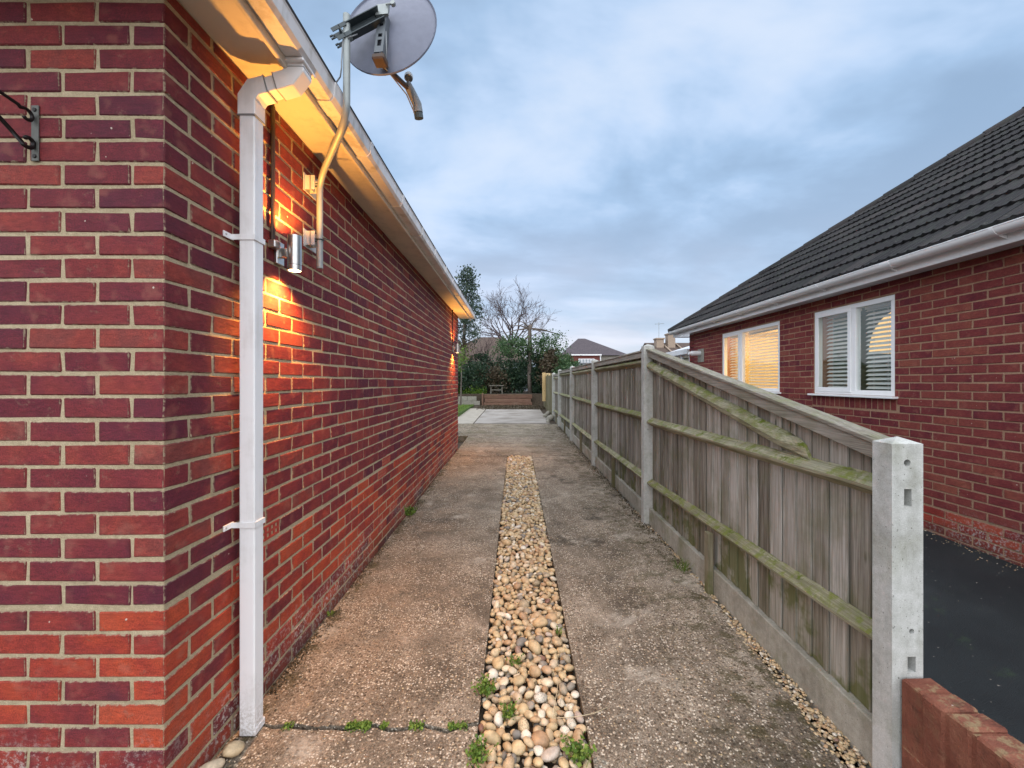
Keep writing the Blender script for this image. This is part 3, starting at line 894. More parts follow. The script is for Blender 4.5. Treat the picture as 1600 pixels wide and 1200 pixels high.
# =================================================================== LEFT BUNGALOW
HY0, HY1 = 1.37, 8.335
lb = thing('brick_bungalow', (WALLX - 2, 4.8, 0.0), 'near red brick bungalow with white gutter, soffit and square downpipe beside the driveway', 'house')
TOPZ = 2.742
mb = MB()
mb.box(-7.0, WALLX - 0.0035, HY0 + 0.0035, HY1 - 0.003, -0.25, TOPZ)
mb.build('wall', M_MORT, lb)
DPC = 0.716
courses = []
z = DPC + 0.0105
kk = 0
while z < TOPZ - 0.02:
    courses.append((z, min(z + 0.0655, TOPZ - 0.002), kk % 2)); z += 0.0757; kk += 1
z = DPC - 0.0105; kk = 1
while z > -0.2:
    courses.append((z - 0.0655, z, kk % 2)); z -= 0.0757; kk += 1
bw = Brickwork()
W2 = 0.1025
AIR = []
rs = random.Random(3)
for (z0, z1, par) in courses:
    just_above = abs(z0 - (DPC + 0.0105)) < 0.002; just_below = abs(z1 - (DPC - 0.0105)) < 0.002
    if par == 0:      # side stretcher with its header on the front
        bw.add(WALLX - W2, WALLX, HY0, HY0 + 0.215, z0, z1, ('x+', 'y-'))
        fx = WALLX - W2 - 0.010; sy_ = HY0 + 0.225
    else:
        bw.add(WALLX - 0.215, WALLX, HY0, HY0 + W2, z0, z1, ('x+', 'y-'))
        fx = WALLX - 0.225; sy_ = HY0 + W2 + 0.010
    x = fx
    while x > -3.2:
        bw.add(max(x - 0.215, -3.3), x, HY0, HY0 + W2, z0, z1, ('y-',)); x -= 0.225
    for (s0, s1) in row_bricks(sy_, HY1, sy_):
        mid = (s0 + s1) / 2
        if (just_above or just_below) and s1 - s0 > 0.2 and (abs(mid - 1.90) < 0.113 or abs(mid - 3.72) < 0.113 or abs(mid - 5.85) < 0.113):
            AIR.append((s0, s1, z0, z1)); continue
        bw.add(WALLX - W2, WALLX, s0, s1, z0, z1, ('x+',))
bw.build(lb, M_LB, M_LBS, 300, 4)
# terracotta vents: a frame of bars with real holes in front of a dark back
for (y0, y1, z0, z1) in AIR:
    m = MB()
    nc = 6
    xb, xf = WALLX - 0.045, WALLX + 0.001
    m.box(xb, xf, y0, y1, z0, z0 + 0.010); m.box(xb, xf, y0, y1, z1 - 0.010, z1)
    m.box(xb, xf - .001, y0, y1, (z0 + z1) / 2 - .005, (z0 + z1) / 2 + .005)
    for i in range(nc + 1):
        yy = y0 + 0.008 + (y1 - y0 - 0.016) * i / nc
        m.box(xb, xf - .0005, yy - 0.007, yy + 0.007, z0 + 0.010, z1 - 0.010)
    ab = m.build('air_brick', M_AIR, lb, fix=False)
    m = MB(); m.box(WALLX - 0.05, WALLX - 0.044, y0, y1, z0, z1); m.build('vent_back', M_HOLE, ab)
# eaves
SOFX = -0.93
mb = MB()
ys = [1.05, 3.0, 5.6, 8.62]
for a, b in zip(ys, ys[1:]):
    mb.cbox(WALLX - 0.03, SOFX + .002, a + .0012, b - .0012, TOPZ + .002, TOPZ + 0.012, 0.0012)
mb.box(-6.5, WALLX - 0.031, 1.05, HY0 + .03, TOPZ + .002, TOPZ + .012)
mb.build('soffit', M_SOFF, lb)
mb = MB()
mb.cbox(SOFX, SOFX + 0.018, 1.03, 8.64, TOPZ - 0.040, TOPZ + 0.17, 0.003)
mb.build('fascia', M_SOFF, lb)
# square line gutter
GX0, GX1, GZ0, GZ1 = SOFX + 0.019, -0.828, 2.737, 2.812
t_ = 0.004
prof = [(GX0, GZ1), (GX0, GZ0), (GX1 - .018, GZ0), (GX1 - .004, GZ0 + .016), (GX1, GZ1 - .008), (GX1 + .004, GZ1), (GX1 - .008, GZ1), (GX1 - .006, GZ1 - .008), (GX1 - .010, GZ0 + .018), (GX1 - .02, GZ0 + t_), (GX0 + t_, GZ0 + t_), (GX0 + t_, GZ1)]
mb = MB(); mb.extrude(prof, 0.95, 8.60)
mb.box(GX0 + .001, GX1, 8.60, 8.606, GZ0 + .002, GZ1 - .001)
gut = mb.build('gutter', M_GUT, lb)
for y in (1.98, 2.42, 3.10, 3.75, 4.35, 5.0, 5.6, 6.3, 7.0, 7.7, 8.3):
    m = MB()
    wd = 0.055 if y < 2 else 0.018
    q = [(GX0 - .002, GZ0 - .006), (GX1 - .016, GZ0 - .006), (GX1 + .002, GZ0 + .014), (GX1 + .0065, GZ1 - .008), (GX1 + .009, GZ1 + .004), (GX1 - .004, GZ1 + .004), (GX1 - .001, GZ1 - .006), (GX1 - .004, GZ0 + .015), (GX1 - .018, GZ0 - .0005), (GX0 - .002, GZ0 - .0005)]
    m.extrude(q, y - wd, y + wd)
    m.build('gutter_bracket', M_GUT, gut)
# roof above the eaves
mb = MB()
rows = 13
for i in range(rows):
    s0 = i * 0.30; s1 = s0 + 0.34
    c_, s_ = math.cos(R(35)), math.sin(R(35))
    xo, zo = GX0 + 0.05, 2.87
    a = Vector((xo - s0 * c_, 0, zo + s0 * s_ + .02)); b = Vector((xo - s1 * c_, 0, zo + s1 * s_))
    mb.add([(a.x, 1.0, a.z), (a.x, 8.7, a.z), (b.x, 8.7, b.z), (b.x, 1.0, b.z), (a.x, 1.0, a.z - .03), (a.x, 8.7, a.z - .03)], [(0, 1, 2, 3), (4, 5, 1, 0)])
mb.build('roof', M_TILES, lb, fix=False)
# downpipe with swan neck
PY0, PY1 = 1.690, 1.752
dp = MB()
dp.sweep_xz([(-1.077, 0.055), (-1.077, 2.555)], PY0, PY1, 0.062)
dpo = dp.build('downpipe', M_PVC, lb, bevel=0.004, smooth=30)
NE = [(-1.077, 2.545), (-1.077, 2.590), (-1.052, 2.628), (-0.912, 2.668), (-0.884, 2.705), (-0.884, 2.752)]
m = MB(); m.sweep_xz(NE, PY0 - .001, PY1 + .001, 0.060); m.build('swan_neck', M_PVC, dpo, bevel=0.003)
def sleeve(a, b, wd=0.070, g=0.005):
    m = MB(); m.sweep_xz([a, b], PY0 - g, PY1 + g, wd); m.build('pipe_sleeve', M_PVC, dpo, bevel=0.003)
def lerp2(a, b, t): return (a[0] + (b[0] - a[0]) * t, a[1] + (b[1] - a[1]) * t)
m = MB(); m.sweep_xz([(-1.077, 2.52), (-1.077, 2.592), (-1.052, 2.630), lerp2(NE[2], NE[3], .36)], PY0 - .005, PY1 + .005, 0.071); m.build('pipe_bend', M_PVC, dpo, bevel=0.003)
m = MB(); m.sweep_xz([lerp2(NE[2], NE[3], .62), (-0.912, 2.668), (-0.884, 2.705), (-0.884, 2.731)], PY0 - .005, PY1 + .005, 0.071); m.build('pipe_bend', M_PVC, dpo, bevel=0.003)
for (a_, b_) in (((-1.077, 2.517), (-1.077, 2.521)), (lerp2(NE[2], NE[3], .35), lerp2(NE[2], NE[3], .375)), (lerp2(NE[2], NE[3], .61), lerp2(NE[2], NE[3], .635)), ((-0.884, 2.7085), (-0.884, 2.7115))):
    m = MB(); m.sweep_xz([a_, b_], PY0 - .0056, PY1 + .0056, 0.0722); m.build('pipe_seam', M_GREYPL, dpo)
m = MB(); m.box(-0.925, -0.840, PY0 - .022, PY1 + .022, 2.722, 2.7365); m.build('gutter_outlet', M_PVC, gut, bevel=0.003)
m = MB(); m.box(-1.110, -1.044, PY0 + .002, PY1 + .010, 0.028, 0.060); m.build('pipe_shoe', M_PVC, dpo, bevel=0.004)
for zc in (2.03, 0.878):
    m = MB()
    x0, x1 = -1.108, -1.046
    m.box(x0 - .004, x1 + .004, PY0 - .0045, PY0 - .0003, zc - .011, zc + .011)
    m.box(x1 + .0003, x1 + .0045, PY0 - .004, PY1 + .004, zc - .011, zc + .011)
    m.box(WALLX + .001, x1 + .004, PY1 + .0003, PY1 + .0045, zc - .011, zc + .011)
    m.box(x0 - .0045, x0 - .0003, PY0 - .004, PY1 + .02, zc - .011, zc + .011)
    m.box(WALLX + .001, WALLX + .005, PY0 - .048, PY0 + .01, zc - .011, zc + .011)
    m.box(WALLX + .004, x0, PY0 - .004, PY0 - .0005, zc - .011, zc + .011)
    cl = m.build('pipe_clip', M_PVC, dpo)
    m = MB(); m.lathe([(0, .004), (.004, .003), (.004, 0)], (WALLX + .005, PY0 - .036, zc), 8, Matrix.Rotation(R(90), 4, 'Y')); m.build('clip_screw', M_STEEL, dpo)

# =================================================================== WALL LAMPS
def wall_lamp(y, zc, label, e_up, e_down):
    t = thing('wall_lamp', (WALLX, y, zc), label, 'lamp', 'up and down lights on the bungalow wall')
    cx = WALLX + 0.082
    m = MB(); m.lathe([(.0285, -.083), (.031, -.083), (.031, .083), (.0285, .083), (.0285, .055), (.0285, -.055), (.0285, -.083)], (cx, y, zc), 24); m.build('cylinder_shade', M_STEEL, t, smooth=40)
    m = MB(); m.lathe([(.0312, -.058), (.0318, -.057), (.0312, -.056)], (cx, y, zc), 24); m.build('shade_seam', M_DARKMETAL, t)
    m = MB(); m.cbox(WALLX + .001, WALLX + .016, y - .032, y + .032, zc - .055, zc + .055, .003); m.build('backplate', M_STEEL, t)
    m = MB(); m.cbox(WALLX + .016, cx - .028, y - .014, y + .014, zc - .022, zc + .022, .002); m.build('arm', M_STEEL, t)
    m = MB(); m.cbox(WALLX + .001, WALLX + .036, y - .085, y - .036, zc + .005, zc + .040, .004); m.build('cable_box', M_STEEL, t)
    m = MB(); m.tube([(WALLX + .012, y - .062, zc + .035), (WALLX + .012, y - .062, TOPZ - .002)], .009, 8)
    m.tube([(WALLX + .008, y - .040, zc + .035), (WALLX + .008, y - .040, TOPZ - .002)], .0045, 6); m.build('cable_conduit', M_CABLE, t, smooth=40)
    for s in (-1, 1):
        m = MB(); m.lathe([(0, .006 * s), (.012, .005 * s), (.0265, 0), (.0265, -.03 * s)], (cx, y, zc + s * .068), 20); m.build('bulb', M_BULB, t, smooth=True)
        ld = D.lights.new('lamp_beam', 'SPOT')
        ld.energy = e_up if s > 0 else e_down; ld.color = (1.0, .41, .065); ld.spot_size = R(150 if s > 0 else 135); ld.spot_blend = 0.6 if s > 0 else 0.9; ld.shadow_soft_size = 0.012
        lo = D.objects.new('lamp_beam', ld); COL.objects.link(lo)
        lo.parent = t; lo.location = (cx - WALLX, 0, s * .080)
        if s > 0: lo.rotation_euler = (R(180), 0, 0)
    return t
wall_lamp(2.02, 2.065, 'brushed steel up and down wall lamp glowing warm beside the white downpipe', 11.5, 36.0)
wall_lamp(7.62, 2.06, 'small steel up and down wall lamp near the far corner of the bungalow', 12.0, 34.0)

# =================================================================== SATELLITE DISH
sd = thing('satellite_dish', (WALLX, 2.27, 2.3), 'small grey satellite dish on a cranked pole above the bungalow gutter', 'satellite dish')
lowx, lowy = -1.070, 2.305
upx, upy = -0.795, 1.985
pp = [(lowx, lowy, 2.07), (lowx, lowy, 2.49)]
def bez(a, b, c, n):
    return [tuple((1 - t) ** 2 * a[i] + 2 * t * (1 - t) * b[i] + t * t * c[i] for i in range(3)) for t in [j / n for j in range(1, n + 1)]]
q0 = (lowx, lowy, 2.49); q1 = (lowx, lowy, 2.545); q2 = (lowx + .06, lowy - .070, 2.585)
q3 = (upx - .06, upy + .067, 2.655); q4 = (upx, upy, 2.70); q5 = (upx, upy, 2.77)
pp += bez(q0, q1, q2, 6); pp.append(q3); pp += bez(q3, q4, q5, 6); pp.append((upx, upy, 3.175))
m = MB(); m.tube(pp, .0165, 14); m.build('pole', M_GALV, sd, smooth=40)
for zc in (2.525, 2.225):
    m = MB(); m.cbox(WALLX + .001, WALLX + .006, lowy - .045, lowy + .095, zc - .045, zc + .05, .001)
    m.box(WALLX + .006, lowx - .014, lowy - .03, lowy - .026, zc - .035, zc + .04); m.box(WALLX + .006, lowx - .014, lowy + .022, lowy + .026, zc - .035, zc + .04)
    m.box(WALLX + .03, WALLX + .034, lowy - .03, lowy + .026, zc - .035, zc + .04)
    wb = m.build('wall_bracket', M_LTGREYPL, sd)
    m = MB()
    pts = [(lowx + .0195 * math.cos(a), lowy + .0195 * math.sin(a), zc + .0) for a in [R(-120 + 240 * i / 10) for i in range(11)]]
    m.tube([(lowx - .05, lowy - .0195, zc)] + pts + [(lowx - .05, lowy + .0195, zc)], .0035, 6)
    m.tube([(lowx + .02, lowy - .01, zc + .008), (lowx + .065, lowy - .01, zc - .006)], .003, 6)
    m.build('u_bolt', M_DARKMETAL, sd, smooth=40)
# dish reflector, seen from behind
az, el = R(7), R(-12)
ax = Vector((math.sin(az) * math.cos(el), math.cos(az) * math.cos(el), math.sin(el)))
rt = Vector((math.cos(az), -math.sin(az), 0))
upv = rt.cross(ax)
DC = Vector((-0.636, 2.07, 3.214))
fr = Matrix(((rt.x, upv.x, ax.x, DC.x), (rt.y, upv.y, ax.y, DC.y), (rt.z, upv.z, ax.z, DC.z), (0, 0, 0, 1)))
m = MB()
prof = []
RA, RB = 0.237, 0.263
def dish_ring(r, z): prof.append((r, z))
for i in range(13): prof.append((i / 12, 0.045 * (i / 12) ** 2))
prof += [(1.02, .045), (1.03, .040), (1.02, .035)]
for i in range(12, -1, -1): prof.append((i / 12 * .995, 0.045 * (i / 12) ** 2 - .003))
n = 48
o = 0
for (r, z) in prof:
    for j in range(n):
        a = 2 * math.pi * j / n
        p = fr @ Vector((r * RA * math.cos(a), r * RB * math.sin(a), z))
        m.v.append(tuple(p))
for i in range(len(prof) - 1):
    for j in range(n):
        m.f.append((i * n + j, i * n + (j + 1) % n, (i + 1) * n + (j + 1) % n, (i + 1) * n + j))
m.build('reflector', M_DISH, sd, smooth=40)
# channel down the back with punched holes
def F(u, v, w_): return fr @ Vector((u, v, w_))
m = MB()
V0, V1 = 0.0, -0.225
wz = -0.012
holes = [(-.030, .012), (-.066, .009), (-.128, .010), (-.172, .018)]
edges = [V0] + [e for (hc, hh) in holes for e in (hc + hh, hc - hh)] + [V1]
# the back face of the channel: bars around each hole
for i in range(0, len(edges) - 1):
    a, b = edges[i], edges[i + 1]
    if i % 2 == 0: m.box(-.022, .022, b, a, wz - .028, wz - .025, fr)
    else:
        m.box(-.022, -.010, b, a, wz - .028, wz - .025, fr); m.box(.010, .022, b, a, wz - .028, wz - .025, fr)
m.box(-.022, -.019, V1, V0, wz - .0249, wz + .012, fr); m.box(.019, .022, V1, V0, wz - .0249, wz + .012, fr)
m.build('back_channel', M_CHANNEL, sd)
m = MB(); m.box(-.030, .030, -.262, -.232, wz - .032, wz + .026, fr); m.build('arm_socket', M_RUST, sd, bevel=0.006)
# arm from the pole to the channel
PA = Vector((upx, upy, 3.095)); PB = fr @ Vector((-.0, -0.02, wz - .040))
dv = (PB - PA); L_ = dv.length; dv.normalize()
sidev = dv.cross(Vector((0, 0, 1))).normalized(); upd = sidev.cross(dv)
fa = Matrix(((dv.x, sidev.x, upd.x, PA.x), (dv.y, sidev.y, upd.y, PA.y), (dv.z, sidev.z, upd.z, PA.z), (0, 0, 0, 1)))
m = MB()
m.extrude([(-.022, -.030), (.022, -.030), (.022, -.026), (-.018, -.026), (-.018, .024), (.022, .024), (.022, .028), (-.022, .028)], .012, L_, axis='x')
m.v = [tuple(fa @ Vector(v)) for v in m.v]
m.build('mount_arm', M_DARKMETAL, sd)
m = MB()
for zz_ in (.022, -.022):
    m.box(-.060, -.052, -.024, -.018, zz_ - .004, zz_ + .004, fa); m.box(-.060, .014, -.022, -.018, zz_ - .009, zz_ + .009, fa)
    m.box(-.060, .014, .018, .022, zz_ - .009, zz_ + .009, fa)
    m.box(-.075, -.060, -.022, -.014, zz_ - .009, zz_ - .004, fa); m.box(-.075, -.060, -.022, -.014, zz_ + .004, zz_ + .009, fa)
m.box(-.024, -.018, -.022, .022, -.030, .030, fa)
m.build('pole_clamp', M_DARKMETAL, sd)
m = MB()
m.box(-.028, .034, -.022, .040, wz - .042, wz - .0285, fr)
m.tube([F(.024, .022, wz - .05), F(.062, .022, wz - .05)], .005, 8); m.tube([F(.06, .022, wz - .058), F(.06, .022, wz - .042)], .012, 8)
m.build('tilt_bracket', M_GALV, sd)
# LNB arm and head in front of the dish
A0 = F(0, -.245, .0); A1 = Vector((-.572, 2.22, 3.000)); A2 = Vector((-.540, 2.275, 2.962))
m = MB(); m.tube([A0, A1], .013, 8); m.build('feed_arm', M_RUST, sd, smooth=40)
m = MB()
m.tube([A1 + Vector((-.002, -.004, .022)), A1 * .55 + A2 * .45 + Vector((0, 0, .012)), A2 + Vector((.006, .008, -.012)), A2 + Vector((.010, .016, -.050))], [.020, .023, .025, .026], 12)
m.build('feed_horn', M_GREYPL, sd, smooth=40)
m = MB(); m.lathe([(0, .022), (.016, .018), (.022, .006), (.022, -.012)], tuple(A1 + Vector((.010, -.004, .052))), 14, Matrix.Rotation(R(-20), 4, 'X')); m.build('horn_cap', M_LTGREYPL, sd, smooth=40)
m = MB(); e_ = A2 + Vector((.0105, .017, -.053)); m.tube([e_, e_ + Vector((.003, .006, -.026))], .024, 10); m.build('cable_port', M_DARKMETAL, sd)
m = MB()
m.tube([F(.022, -.1, wz - .02), F(.026, -.2, wz), A0 + Vector((.012, .01, -.012)), A1 + Vector((0, -.01, -.045)), A2 + Vector((0, .02, -.075)), e_ + Vector((0, .02, -.016))], .0035, 6)
m.tube([(upx - .012, upy - .012, 3.05), (upx - .02, upy - .01, 2.95), (upx - .019, upy - .012, 2.92), (upx - .03, upy, 2.885), (upx - .07, upy + .03, 2.868), (upx - .14, upy + .06, 2.87)], .0035, 6)
m.tube([(upx + .014, upy - .016, 3.055), (upx + .05, upy, 3.085)], .003, 6)
m.build('cable', M_GREYPL, sd, smooth=True)

# =================================================================== HANGING BASKET BRACKET
hb = thing('basket_bracket', (-1.555, HY0, 2.25), 'black wrought iron hanging basket bracket with scrolls screwed to the near brick face', 'bracket')
bx = -1.555
m = MB(); m.cbox(bx - .012, bx + .012, HY0 - .005, HY0 - .001, 2.165, 2.345, .001); m.build('wall_plate', M_PLATE, hb)
m = MB()
for zc in (2.18, 2.33): m.lathe([(0, .004), (.006, .003), (.007, 0)], (bx, HY0 - .005, zc), 8, Matrix.Rotation(R(90), 4, 'X'))
m.build('screw', M_IRON, hb)
def spiral(c, r0, r1, a0, a1, n=16):
    return [(bx, c[0] + (r0 + (r1 - r0) * i / n) * math.cos(a0 + (a1 - a0) * i / n), c[1] + (r0 + (r1 - r0) * i / n) * math.sin(a0 + (a1 - a0) * i / n)) for i in range(n + 1)]
m = MB()
top = [(bx, HY0 - .30, 2.345), (bx, HY0 - .20, 2.338), (bx, HY0 - .10, 2.325), (bx, HY0 - .05, 2.318)]
m.tube(top + spiral((HY0 - .028, 2.298), .022, .010, R(140), R(-140)), .0055, 6)
m.tube([(bx, HY0 - .30, 2.345), (bx, HY0 - .325, 2.355), (bx, HY0 - .335, 2.335), (bx, HY0 - .32, 2.32)], .0055, 6)
m.build('top_bar', M_IRON, hb, smooth=True)
m = MB()
low = [(bx, HY0 - .24, 2.335), (bx, HY0 - .16, 2.29), (bx, HY0 - .08, 2.235), (bx, HY0 - .04, 2.205)]
m.tube(low + spiral((HY0 - .024, 2.218), .022, .009, R(-140), R(150)), .0065, 6)
m.build('brace_bar', M_IRON, hb, smooth=True)

# =================================================================== FENCE
FX = 1.275        # face of the boards
fence = thing('timber_fence', (FX, 6.5, 0.1), 'weathered close board timber fence with concrete posts along the driveway edge', 'fence')
POSTY = [1.35, 3.97, 6.65, 9.32, 11.98, 13.9]
PD = 0.074
def post_mesh(y, z0, ze, zt, holes):
    m = MB()
    x0, x1 = 1.202, 1.302
    y1 = y + PD
    # front face with recesses (cells), faces -y
    zs = sorted({z0, ze} | {h[2] for h in holes} | {h[3] for h in holes})
    xs = sorted({x0, x1} | {h[0] for h in holes} | {h[1] for h in holes})
    for a, b in zip(xs, xs[1:]):
        for c, d in zip(zs, zs[1:]):
            if not any(h[0] <= a + 1e-6 and b <= h[1] + 1e-6 and h[2] <= c + 1e-6 and d <= h[3] + 1e-6 for h in holes):
                m.add([(a, y, c), (b, y, c), (b, y, d), (a, y, d)], [(0, 1, 2, 3)])
    for (a, b, c, d, kind) in holes:
        D_ = 0.045
        if kind == 'rect':
            m.add([(a, y, c), (b, y, c), (b, y, d), (a, y, d), (a, y + D_, c), (b, y + D_, c), (b, y + D_, d), (a, y + D_, d)],
                  [(4, 5, 6, 7), (0, 4, 7, 3), (1, 2, 6, 5), (3, 7, 6, 2), (0, 1, 5, 4)])
        else:
            cx, cz, r = (a + b) / 2, (c + d) / 2, min(b - a, d - c) / 2 * .92
            n_ = 16
            sq = []
            for i in range(n_):
                an = 2 * math.pi * i / n_ ; ca, sa = math.cos(an), math.sin(an); kx = 1 / max(abs(ca), abs(sa))
                sq.append((cx + ca * kx * (b - a) / 2, y, cz + sa * kx * (d - c) / 2))
            ci = [(cx + r * math.cos(2 * math.pi * i / n_), y, cz + r * math.sin(2 * math.pi * i / n_)) for i in range(n_)]
            cb = [(p[0], y + .04, p[2]) for p in ci]
            m.add(sq + ci + cb, [(i, (i + 1) % n_, n_ + (i + 1) % n_, n_ + i) for i in range(n_)] + [(n_ + i, n_ + (i + 1) % n_, 2 * n_ + (i + 1) % n_, 2 * n_ + i) for i in range(n_)] + [tuple(2 * n_ + i for i in range(n_))])
    m.add([(x0, y, z0), (x0, y1, z0), (x0, y1, ze), (x0, y, ze), (x1, y, z0), (x1, y1, z0), (x1, y1, ze), (x1, y, ze), ((x0 + x1) / 2, (y + y1) / 2, zt)],
          [(0, 3, 2, 1), (4, 5, 6, 7), (1, 2, 6, 5), (0, 1, 5, 4), (3, 7, 8), (7, 6, 8), (6, 2, 8), (2, 3, 8)])
    return m
xc = 1.252
near_holes = [(xc - .011, xc + .013, 1.052, 1.108, 'rect'), (xc - .016, xc + .014, 1.180, 1.204, 'round'), (xc + .002, xc + .024, 0.644, 0.662, 'round'), (xc + .000, xc + .026, 0.522, 0.572, 'rect')]
for i, y in enumerate(POSTY):
    far = i > 0
    zt = 1.79 if i < 5 else 1.74
    if i == 0:
        m = post_mesh(y, 0.0, 1.252, 1.272, near_holes)
    else:
        m = post_mesh(y, 0.0, zt, zt + .02, [(1.235, 1.247, .42, .432, 'round'), (1.235, 1.247, 1.0, 1.012, 'round')] if i < 3 else [])
    o = m.build('concrete_post', M_POST, fence, fix=True)
    if i == 0: o['label'] = 'short near concrete end post with mortice holes'
def arris(y0, y1, z0a, z0b, name='arris_rail', x=FX, w=0.045, h=0.040, label=None):
    m = MB()
    segs = max(6, int((y1 - y0) / 0.09)); o = 0
    prof = [(x + .004, h), (x - w * .72, h * .42), (x - w, h * .10), (x - w * .93, -h * .22), (x + .004, -h)]
    n = len(prof)
    for i in range(segs + 1):
        t = i / segs; y = y0 + (y1 - y0) * t; zc = z0a + (z0b - z0a) * t
        for (u, v) in prof:
            j = mnoise.noise(Vector((u * 60, y * 5, zc * 3))) * .004
            m.v.append((u + (j if u < x else 0), y, zc + v + j * .8))
    for i in range(segs):
        for j in range(n):
            m.f.append((i * n + j, i * n + (j + 1) % n, (i + 1) * n + (j + 1) % n, (i + 1) * n + j))
    m.f.append(tuple(reversed(range(n)))); m.f.append(tuple(segs * n + j for j in range(n)))
    ob = m.build(name, M_RAIL, fence)
    if label: ob['label'] = label
    return ob
rs = random.Random(21)
for b in range(5):
    y0 = POSTY[b] + PD; y1 = POSTY[b + 1]
    near = (b == 0)
    def topz(y):
        if near: return 1.250 + (1.762 - 1.250) * (y - y0) / (y1 - y0)
        return 1.762 if b < 4 else 1.70
    gb0 = gz(1.26, y0); gb1 = gz(1.26, y1)
    # gravel board
    m = MB()
    m.add([(FX - .022, y0 + .001, gb0 - .06), (FX - .022, y1 - .001, gb1 - .06), (FX + .020, y1 - .001, gb1 - .06), (FX + .020, y0 + .001, gb0 - .06),
           (FX - .022, y0 + .001, gb0 + .150), (FX - .022, y1 - .001, gb1 + .150), (FX + .020, y1 - .001, gb1 + .150), (FX + .020, y0 + .001, gb0 + .150)],
          [(0, 3, 2, 1), (4, 5, 6, 7), (0, 1, 5, 4), (2, 3, 7, 6), (1, 2, 6, 5), (0, 4, 7, 3)])
    m.build('gravel_board', M_GBOARD, fence, bevel=0.004)
    # feather edge boards
    nb = max(8, int(round((y1 - y0) / 0.1)))
    pitch = (y1 - y0) / nb
    for i in range(nb):
        a = y0 + i * pitch - .004; c = a + pitch + .012
        a = max(a, y0 + .001); c = min(c, y1 - .001)
        tl = rs.uniform(-.003, .003); xo = FX + rs.uniform(0, .003)
        zb = gb0 + (gb1 - gb0) * i / nb + .150 + rs.uniform(.0, .006)
        z1a, z1b = topz(a) - .030, topz(c) - .030
        lean = rs.uniform(-.002, .002)
        xa, xb = xo + .000, xo + .010
        m = MB()
        m.add([(xa, a, zb), (xb, c, zb), (xb + .012, c, zb), (xa + .006, a, zb), (xa + lean, a, z1a), (xb + lean, c, z1b), (xb + lean + .012, c, z1b), (xa + lean + .006, a, z1a)],
              [(0, 3, 2, 1), (4, 5, 6, 7), (0, 1, 5, 4), (2, 3, 7, 6), (1, 2, 6, 5), (0, 4, 7, 3)])
        m.build('fence_board', M_BOARD, fence)
    # capping and rails
    m = MB()
    def strip(x0, x1, zl, zh, segs=14):
        o = len(m.v)
        for i in range(segs + 1):
            y = y0 + .002 + (y1 - y0 - .004) * i / segs
            j = .0015 * mnoise.noise(Vector((y * 6, x0 * 10, zl)))
            for (x, zz_) in ((x0, zl), (x1, zl), (x1, zh), (x0, zh)): m.v.append((x + j, y, topz(y) + zz_ + j))
        for i in range(segs):
            for q in range(4): m.f.append((o + i * 4 + q, o + i * 4 + (q + 1) % 4, o + (i + 1) * 4 + (q + 1) % 4, o + (i + 1) * 4 + q))
        m.f.append((o + 3, o + 2, o + 1, o)); e = o + segs * 4; m.f.append((e, e + 1, e + 2, e + 3))
    strip(FX - .050, FX + .030, -.016, 0.0)
    m.build('capping_strip', M_CAP, fence, bevel=0.002)
    m = MB(); strip(FX - .040, FX - .001, -.072, -.0165); m.build('counter_rail', M_CAP, fence, bevel=0.002)
    if near:
        # long diagonal rail dropping onto the middle rail
        m = MB()
        segs = 22
        ya, yb = 1.80, y1 - .002; za, zb_ = 1.135, 1.600
        prof = [(FX - .001, .046), (FX - .034, .030), (FX - .047, .004), (FX - .040, -.022), (FX - .001, -.046)]
        n = len(prof)
        for i in range(segs + 1):
            t = i / segs
            y = ya + (yb - ya) * t; zc = za + (zb_ - za) * t
            for (u, v) in prof:
                j = mnoise.noise(Vector((u * 60, y * 6, 1.3))) * .004
                tp = 0.30 + 0.70 * sm((y - ya) / .22)
                m.v.append((FX - .001 + (u + .001 - FX) * tp + j, y + (.05 * (v + .046) / .092 if i == 0 else 0), zc + v * (.75 + .25 * tp) + j))
        for i in range(segs):
            for q in range(n): m.f.append((i * n + q, i * n + (q + 1) % n, (i + 1) * n + (q + 1) % n, (i + 1) * n + q))
        m.f.append(tuple(reversed(range(n)))); m.f.append(tuple(segs * n + q for q in range(n)))
        m.build('diagonal_rail', M_RAIL, fence)
        arris(y0 + .002, y1 - .002, 1.085, 1.075, label='mossy middle rail meeting the diagonal rail')
        arris(y0 + .002, y1 - .002, 0.565, 0.500)
    else:
        hz = topz(y0) - .118
        arris(y0 + .002, y1 - .002, hz, hz)
        arris(y0 + .002, y1 - .002, 1.105 + rs.uniform(-.01, .01), 1.105 + rs.uniform(-.01, .01))
        arris(y0 + .002, y1 - .002, 0.505 + rs.uniform(-.01, .02), 0.505 + rs.uniform(-.01, .02))
    # cleat holding the gravel board
    yc = (y0 + y1) / 2
    m = MB(); gzc = gz(1.24, yc)
    m.box(FX - .060, FX - .024, yc - .026, yc + .026, gzc - .02, 0.49)
    m.build('cleat', M_CLEAT, fence, bevel=0.002)

